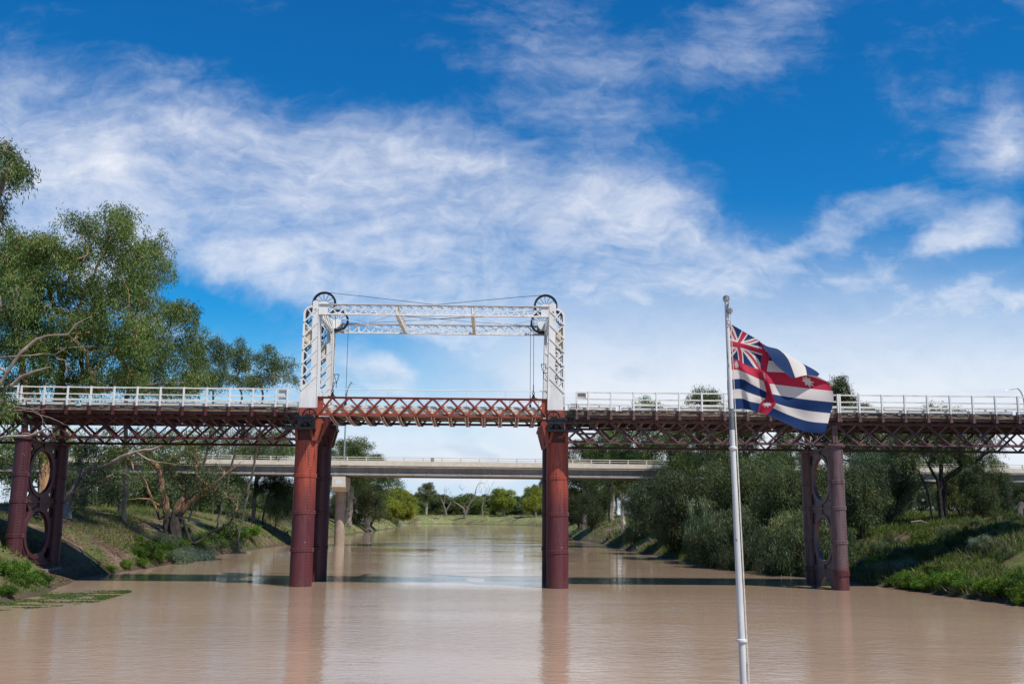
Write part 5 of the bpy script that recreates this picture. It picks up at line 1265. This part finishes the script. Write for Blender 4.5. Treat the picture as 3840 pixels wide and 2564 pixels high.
rs = R_(77)
for k, (px, py, Y) in enumerate([(3290,2040,11),(3330,2010,13),(3250,2030,13),(3360,2090,7),(3430,2060,8),(3500,2110,4),(3590,2080,5),(3660,2060,6),(3730,2090,3),(3800,2060,4),(3830,2000,7),(3560,2020,10),(3640,2000,12),(3760,1985,12),(3420,2130,4.5),(3300,2110,7.5),(3690,2150,0),(3790,2170,-2.5)]):
    x = at(px, py, Y)[0]; place(wil[k % 3], x, Y, rs.uniform(.16,.30), k*1.7, 'low dark green bush on the grassy right bank below the span', 'bush', 'dark bushes on the right bank slope')
for k in range(12):
    px = 3230+k*56; place_px(cob[k % 3], px, rs.uniform(38,62), 1835+rs.uniform(-60,20), 8.2, 'wattle on the flat behind the right bank, below the road bridge', 'tree', 'wattles on the right flat', sx=rs.uniform(1.0,1.35))
for k in range(18):
    Y = 2.5-k*.85; x = shore_right(Y)+rs.uniform(.2,1.3); place(shr[k % 3], x, Y, rs.uniform(.45,.75), k*2.3, 'green leafy creeper bush in the bottom right along the waterline', 'bush', 'creeper bushes along the near right waterline')
for k in range(7):
    Y = 19+k*4.2; x = shore_left(Y)-rs.uniform(.2,2.6); place(shr[k % 3], x, Y, rs.uniform(.4,.7), k*2.3, 'bright green leafy bush at the left waterline', 'bush', 'green bushes along the left waterline')
# ---- beyond the road bridge
place_px(gum[1], 1305, 190, 1610, 17, 'big dark gum on the left bank behind the concrete pier', 'tree', sx=1.7)
place_px(gum[2], 1375, 215, 1680, 17, 'drooping dark gum right of the concrete pier', 'tree', sx=1.7)
place_px(cob[1], 1335, 205, 1770, 8.2, 'broad dark wattle hanging over the bank right of the concrete pier', 'tree', sx=1.2)
place_px(cob[2], 1392, 235, 1810, 8.2, 'dark wattle left of the yellow-green gum beyond the road bridge', 'tree', sx=1.1)
place_px(gum[0], 1196, 150, 1640, 17, 'gum left of the concrete pier beyond the road bridge', 'tree')
place_px(cob[0], 1262, 165, 1830, 8.2, 'dark wattle low behind the concrete pier', 'tree')
place_px(yel[0], 1468, 384, 1812, 12, 'yellow-green spreading gum on the left bank beyond the road bridge', 'tree', rz=.2, sx=1.25, tone=(1.35,1.3,1.1))
place_px(yel[1], 1488, 352, 1850, 12, 'lower yellow-green gum overhanging the end of the left bank', 'tree', rz=1.2, sx=1.6, tone=(1.35,1.3,1.1))
place_px(gum[2], 1598, 595, 1797, 17, 'tall open dark gum beside the yellow-green gums', 'tree', sx=1.4)
place_px(yel[0], 1888, 560, 1818, 12, 'pale green gum right of the dead trees on the far bank', 'tree', rz=2.2, tone=(1.2,1.25,1.1))
place_px(yel[1], 2010, 525, 1815, 12, 'yellow-green gum on the far bank against the right lift pier', 'tree', rz=4.0, tone=(1.35,1.3,1.1))
place_px(gum[2], 2045, 560, 1775, 17, 'green gum half hidden by the right lift pier on the far bank', 'tree')
place_px(wil[0], 1478, 345, 1925, 5.8, 'rounded grey-green bush at the tip of the left bank', 'bush')
fl_ = 'grey-green tree of the woodland beyond the river bend'; rs = R_(9)
for k in range(64):
    px = 1500+(k%32)*18+rs.uniform(-8,8); place_px(far[k % 3], px, rs.uniform(640,700)+(k//32)*90, 1862+rs.uniform(-20,14), 12.6, fl_, 'tree', 'woodland beyond the river bend', sx=rs.uniform(1.1,1.5), tone=[(1.5,1.3,1.15),(1.25,1.2,1.0),(1.75,1.5,1.35),(1.3,1.35,1.1)][k % 4])
for k in range(44):
    px = (200+k*24) if k < 40 else 2130+(k-40)*40
    place_px(far[k % 3], px, rs.uniform(170,260), 1850+rs.uniform(-50,25), 12.6, 'far grey-green tree on the flat left of the concrete pier', 'tree', 'trees far back on the left flat', sx=rs.uniform(1.0,1.4))
for k in range(26):
    px = 2180+k*66+rs.uniform(-20,20); place_px(gum[k % 3], px, rs.uniform(135,200), 1730+rs.uniform(-60,50), 17, 'gum in the woodland behind the right bank wattles', 'tree', 'trees far back on the right flat', sx=rs.uniform(1.0,1.4))
def dead(px, py, Y, paths, label):
    b0 = at(px, py, Y); b0[2] = gz(b0[0], Y)-.2; t = thing('dead_tree', tuple(b0), label, 'dead tree'); sk = Skel(); rs = R_(int(px))
    for pts, rad in paths:
        P_ = [at(x, y, Y) for x, y in pts]
        if pts[0] == (px, py): P_[0] = b0
        par = -1
        if sk.p: par = int(np.linalg.norm(np.array(sk.p)-P_[0], axis=1).argmin())
        sk.path(P_, par, rad)
    P = np.array(sk.p); zl = P[:,2].max(); 
    for k in range(46):
        j = rs.randint(2, len(sk.p)); q = sk.p[j]+np.array([rs.normal(0,2.0),rs.normal(0,2.0),rs.normal(1.0,1.3)]); sk.grow(q, rs, .10)
    sk.mesh(.1, .06, 7).build('trunk', M['log_wood'], t, True); return t
dead(1745,1962,560, [([(1745,1962),(1745,1935),(1738,1905),(1715,1888),(1700,1880)], [1.3,.85,.65,.4,.25]), ([(1745,1935),(1742,1900),(1738,1880),(1742,1855),(1735,1838),(1722,1822)], [.75,.6,.5,.42,.3,.12]), ([(1745,1935),(1755,1900),(1768,1880),(1780,1858),(1785,1835),(1792,1815)], [.7,.6,.45,.38,.28,.10]), ([(1765,1882),(1775,1872),(1787,1863)], [.6,.5,.35])], 'big bare dead tree with two leaning limbs on the far waterline')
dead(1673,1936,585, [([(1673,1936),(1671,1915),(1664,1895),(1657,1875),(1650,1860)], [.9,.7,.5,.35,.12]), ([(1671,1915),(1685,1895),(1695,1872)], [.6,.4,.15]), ([(1664,1895),(1667,1865),(1668,1840)], [.4,.25,.08])], 'thin dead tree left of the big dead tree on the far bank')
dead(1810,1932,590, [([(1810,1932),(1807,1905),(1812,1885),(1822,1860),(1828,1835)], [.7,.5,.4,.25,.06]), ([(1812,1885),(1808,1860),(1806,1832)], [.35,.2,.06]), ([(1822,1860),(1832,1845),(1838,1830)], [.2,.12,.05])], 'thin upright dead tree right of the big dead tree')

# ---- logs, snags, stumps
def log(name, pts, rad, label, cat='log'):
    o = MB().tube(pts, rad, 8).build(name, M['log_wood'], None, True, loc=tuple(pts[0])); tag(o, label, cat); return o
def gpt(px, Y, dz=.1): x = at(px, 2000, Y)[0]; return np.array([x, Y, gz(x, Y)+dz])
log('fallen_log', [gpt(3205,10,.2), gpt(3225,10,.22), gpt(3250,9.8,.15)], [.12,.13,.11], 'short orange-brown log lying just right of the purple pier')
log('fallen_log', [gpt(3340,13,.1), gpt(3360,13.2,.3), gpt(3388,13,.5)], [.07,.09,.07], 'pale fallen log on the green slope right of the purple pier')
log('fallen_branch', [gpt(3390,19,.2), gpt(3420,18,.6), gpt(3455,18,.55), gpt(3490,18,.2), gpt(3515,17.5,.25)], [.03,.06,.07,.07,.03], 'dark fallen branch arching over the grass below the broad tree', 'branch')
log('stump', [gpt(3825,14,-.1), gpt(3828,14,.7), gpt(3842,14,1.3)], [.26,.24,.22], 'cut leaning stump at the right edge of the bank', 'stump')
log('fallen_branch', [gpt(540,15,.2), gpt(575,15,.5), gpt(610,15,.45), gpt(650,15,.3)], [.03,.05,.05,.02], 'pale bare branch lying at the foot of the burnt gum', 'branch')
log('fallen_log', [gpt(70,16,.15), gpt(130,16.5,.2), gpt(240,17,.2)], [.08,.09,.07], 'grey log on the slope seen through the left oval pier')
log('fallen_log', [gpt(905,52,.2), gpt(940,53,.3), gpt(985,52,.1)], [.09,.11,.10], 'bleached log on the left bank above the far waterline')
a = at(2495,2095,48); log('snag', [(a[0]-2,47,-.2),(a[0],47.3,.25),(a[0]+2.2,47,.15),(a[0]+4,46.5,-.05)], [.05,.09,.10,.05], 'driftwood snag lying in the water by the right bank', 'snag')
log('snag', [at(1500,1976,330)*[1,1,0]+[0,0,-.5], at(1502,1966,330), at(1506,1958,330)], [.45,.40,.2], 'broken snag in the water off the tip of the left bank', 'snag')
log('mooring_stake', [at(1538,1966,430)*[1,1,0]+[0,0,-.5], at(1538,1966,430), at(1538,1959,430)], [.35,.33,.3], 'pale stake standing in the far water right of the snag', 'stake')

# ---- grass, litter, water weed (nobody could count them)
def scatter(n, x0, x1, y0, y1, rs): return rs.uniform(x0, x1, n), rs.uniform(y0, y1, n)
def blades(name, n, box, hgt, wid, mat, rs, cover, label, lean=.45, dmin=.15, tint0=.45, up=1.0):
    x, y = scatter(n, *box, rs); d = outside(x, y); c = fbm(x*.22, y*.22, 31, 4)
    k = (d > dmin) & (c > cover); x, y, c = x[k], y[k], c[k]; z = height(x, y)-.03; m_ = len(x)
    hh = hgt*(.5+rs.uniform(0,1,m_))*(1+.8*np.clip(c, 0, .6))
    dr = unit(np.stack([rs.normal(0,lean,m_), rs.normal(0,lean,m_), np.full(m_, up)], 1)); V = leaf_quads(np.stack([x,y,z],1), dr, 1.0, wid, rs)
    V = np.stack([x,y,z],1)[:,None,:]+(V-np.stack([x,y,z],1)[:,None,:])*np.stack([np.ones(m_),np.ones(m_),np.ones(m_)],1)[:,None,:]*hh[:,None,None]
    o = bpy.data.objects.new(name, quad_mesh(name, V, tint0+c*.5+rs.normal(0,.16,m_), mat)); COL.objects.link(o); tag(o, label, None, None, 'stuff'); return o
blades('grass', 150000, (-30,-9,-16,70), .24, .10, M['leaf_grass'], R_(31), .10, 'green and straw grass on the left bank')
blades('grass', 250000, (26,56,-16,60), .34, .10, M['leaf_grass'], R_(32), -.42, 'thick green grass on the right bank')
blades('grass', 90000, (-60,90,60,160), .4, .22, M['leaf_grass'], R_(33), -.1, 'grass on the flats behind the road bridge')
blades('grass', 80000, (-120,90,150,700), .45, .55, M['leaf_grass'], R_(36), -.25, 'green grass on the far banks', tint0=.6).color = (1.25, 1.05, .95, 1)
blades('dry_twigs', 30000, (-26,-11,2,30), .28, .03, M['twig_dry'], R_(34), -.15, 'brown dry stalks and twigs on the left slope', lean=.9)
blades('leaf_litter', 90000, (-30,-11,-4,45), .15, .35, M['leaf_litter'], R_(35), -.3, 'fallen leaves covering the left slope', lean=3.0, up=.35)
blades('dry_twigs', 26000, (33,48,-14,14), .45, .035, M['twig_dry'], R_(37), .08, 'brown dry stalks on the right slope', lean=.9)
rs = R_(38); Q = []
up_ = lambda x: np.interp(x, [0,240,490], [2235,2226,2215]); lo_ = lambda x: np.interp(x, [0,210,375,490], [2290,2274,2255,2219])
while len(Q) < 5200:
    x = rs.uniform(-40,490); y = rs.uniform(up_(x)-8, lo_(x)); d = ray(x, y); p = CAM+d*(-CAM[2]/d[2])
    if fbm(np.array([p[0]*.8]), np.array([p[1]*2.2]), 41, 3)[0] < -.04 or outside(p[0:1], p[1:2])[0] > 0: continue
    Q.append((p[0], p[1], .012+rs.uniform(0,.012)))
Q = np.array(Q); dr = unit(np.stack([rs.normal(size=len(Q)), rs.normal(size=len(Q)), rs.normal(0,.06,len(Q))],1)); s = unit(np.cross(dr, np.array([0,0,1.])+rs.normal(0,.15,(len(Q),3)))); L = rs.uniform(.05,.16,len(Q))[:,None]
V = np.stack([Q, Q+dr*L*.5+s*L*.35, Q+dr*L, Q+dr*L*.5-s*L*.35], 1)
o = bpy.data.objects.new('water_weed', quad_mesh('water_weed', V, .25+rs.normal(0,.2,len(Q)), M['leaf_creeper'])); COL.objects.link(o); tag(o, 'thin mat of green weed floating off the left bank', None, None, 'stuff')
for pr in cob+gum+wil+yel+far+shr+sag_:
    if 'used' in pr: del pr['used']
for o in bpy.data.objects:
    if 'used' in o: del o['used']
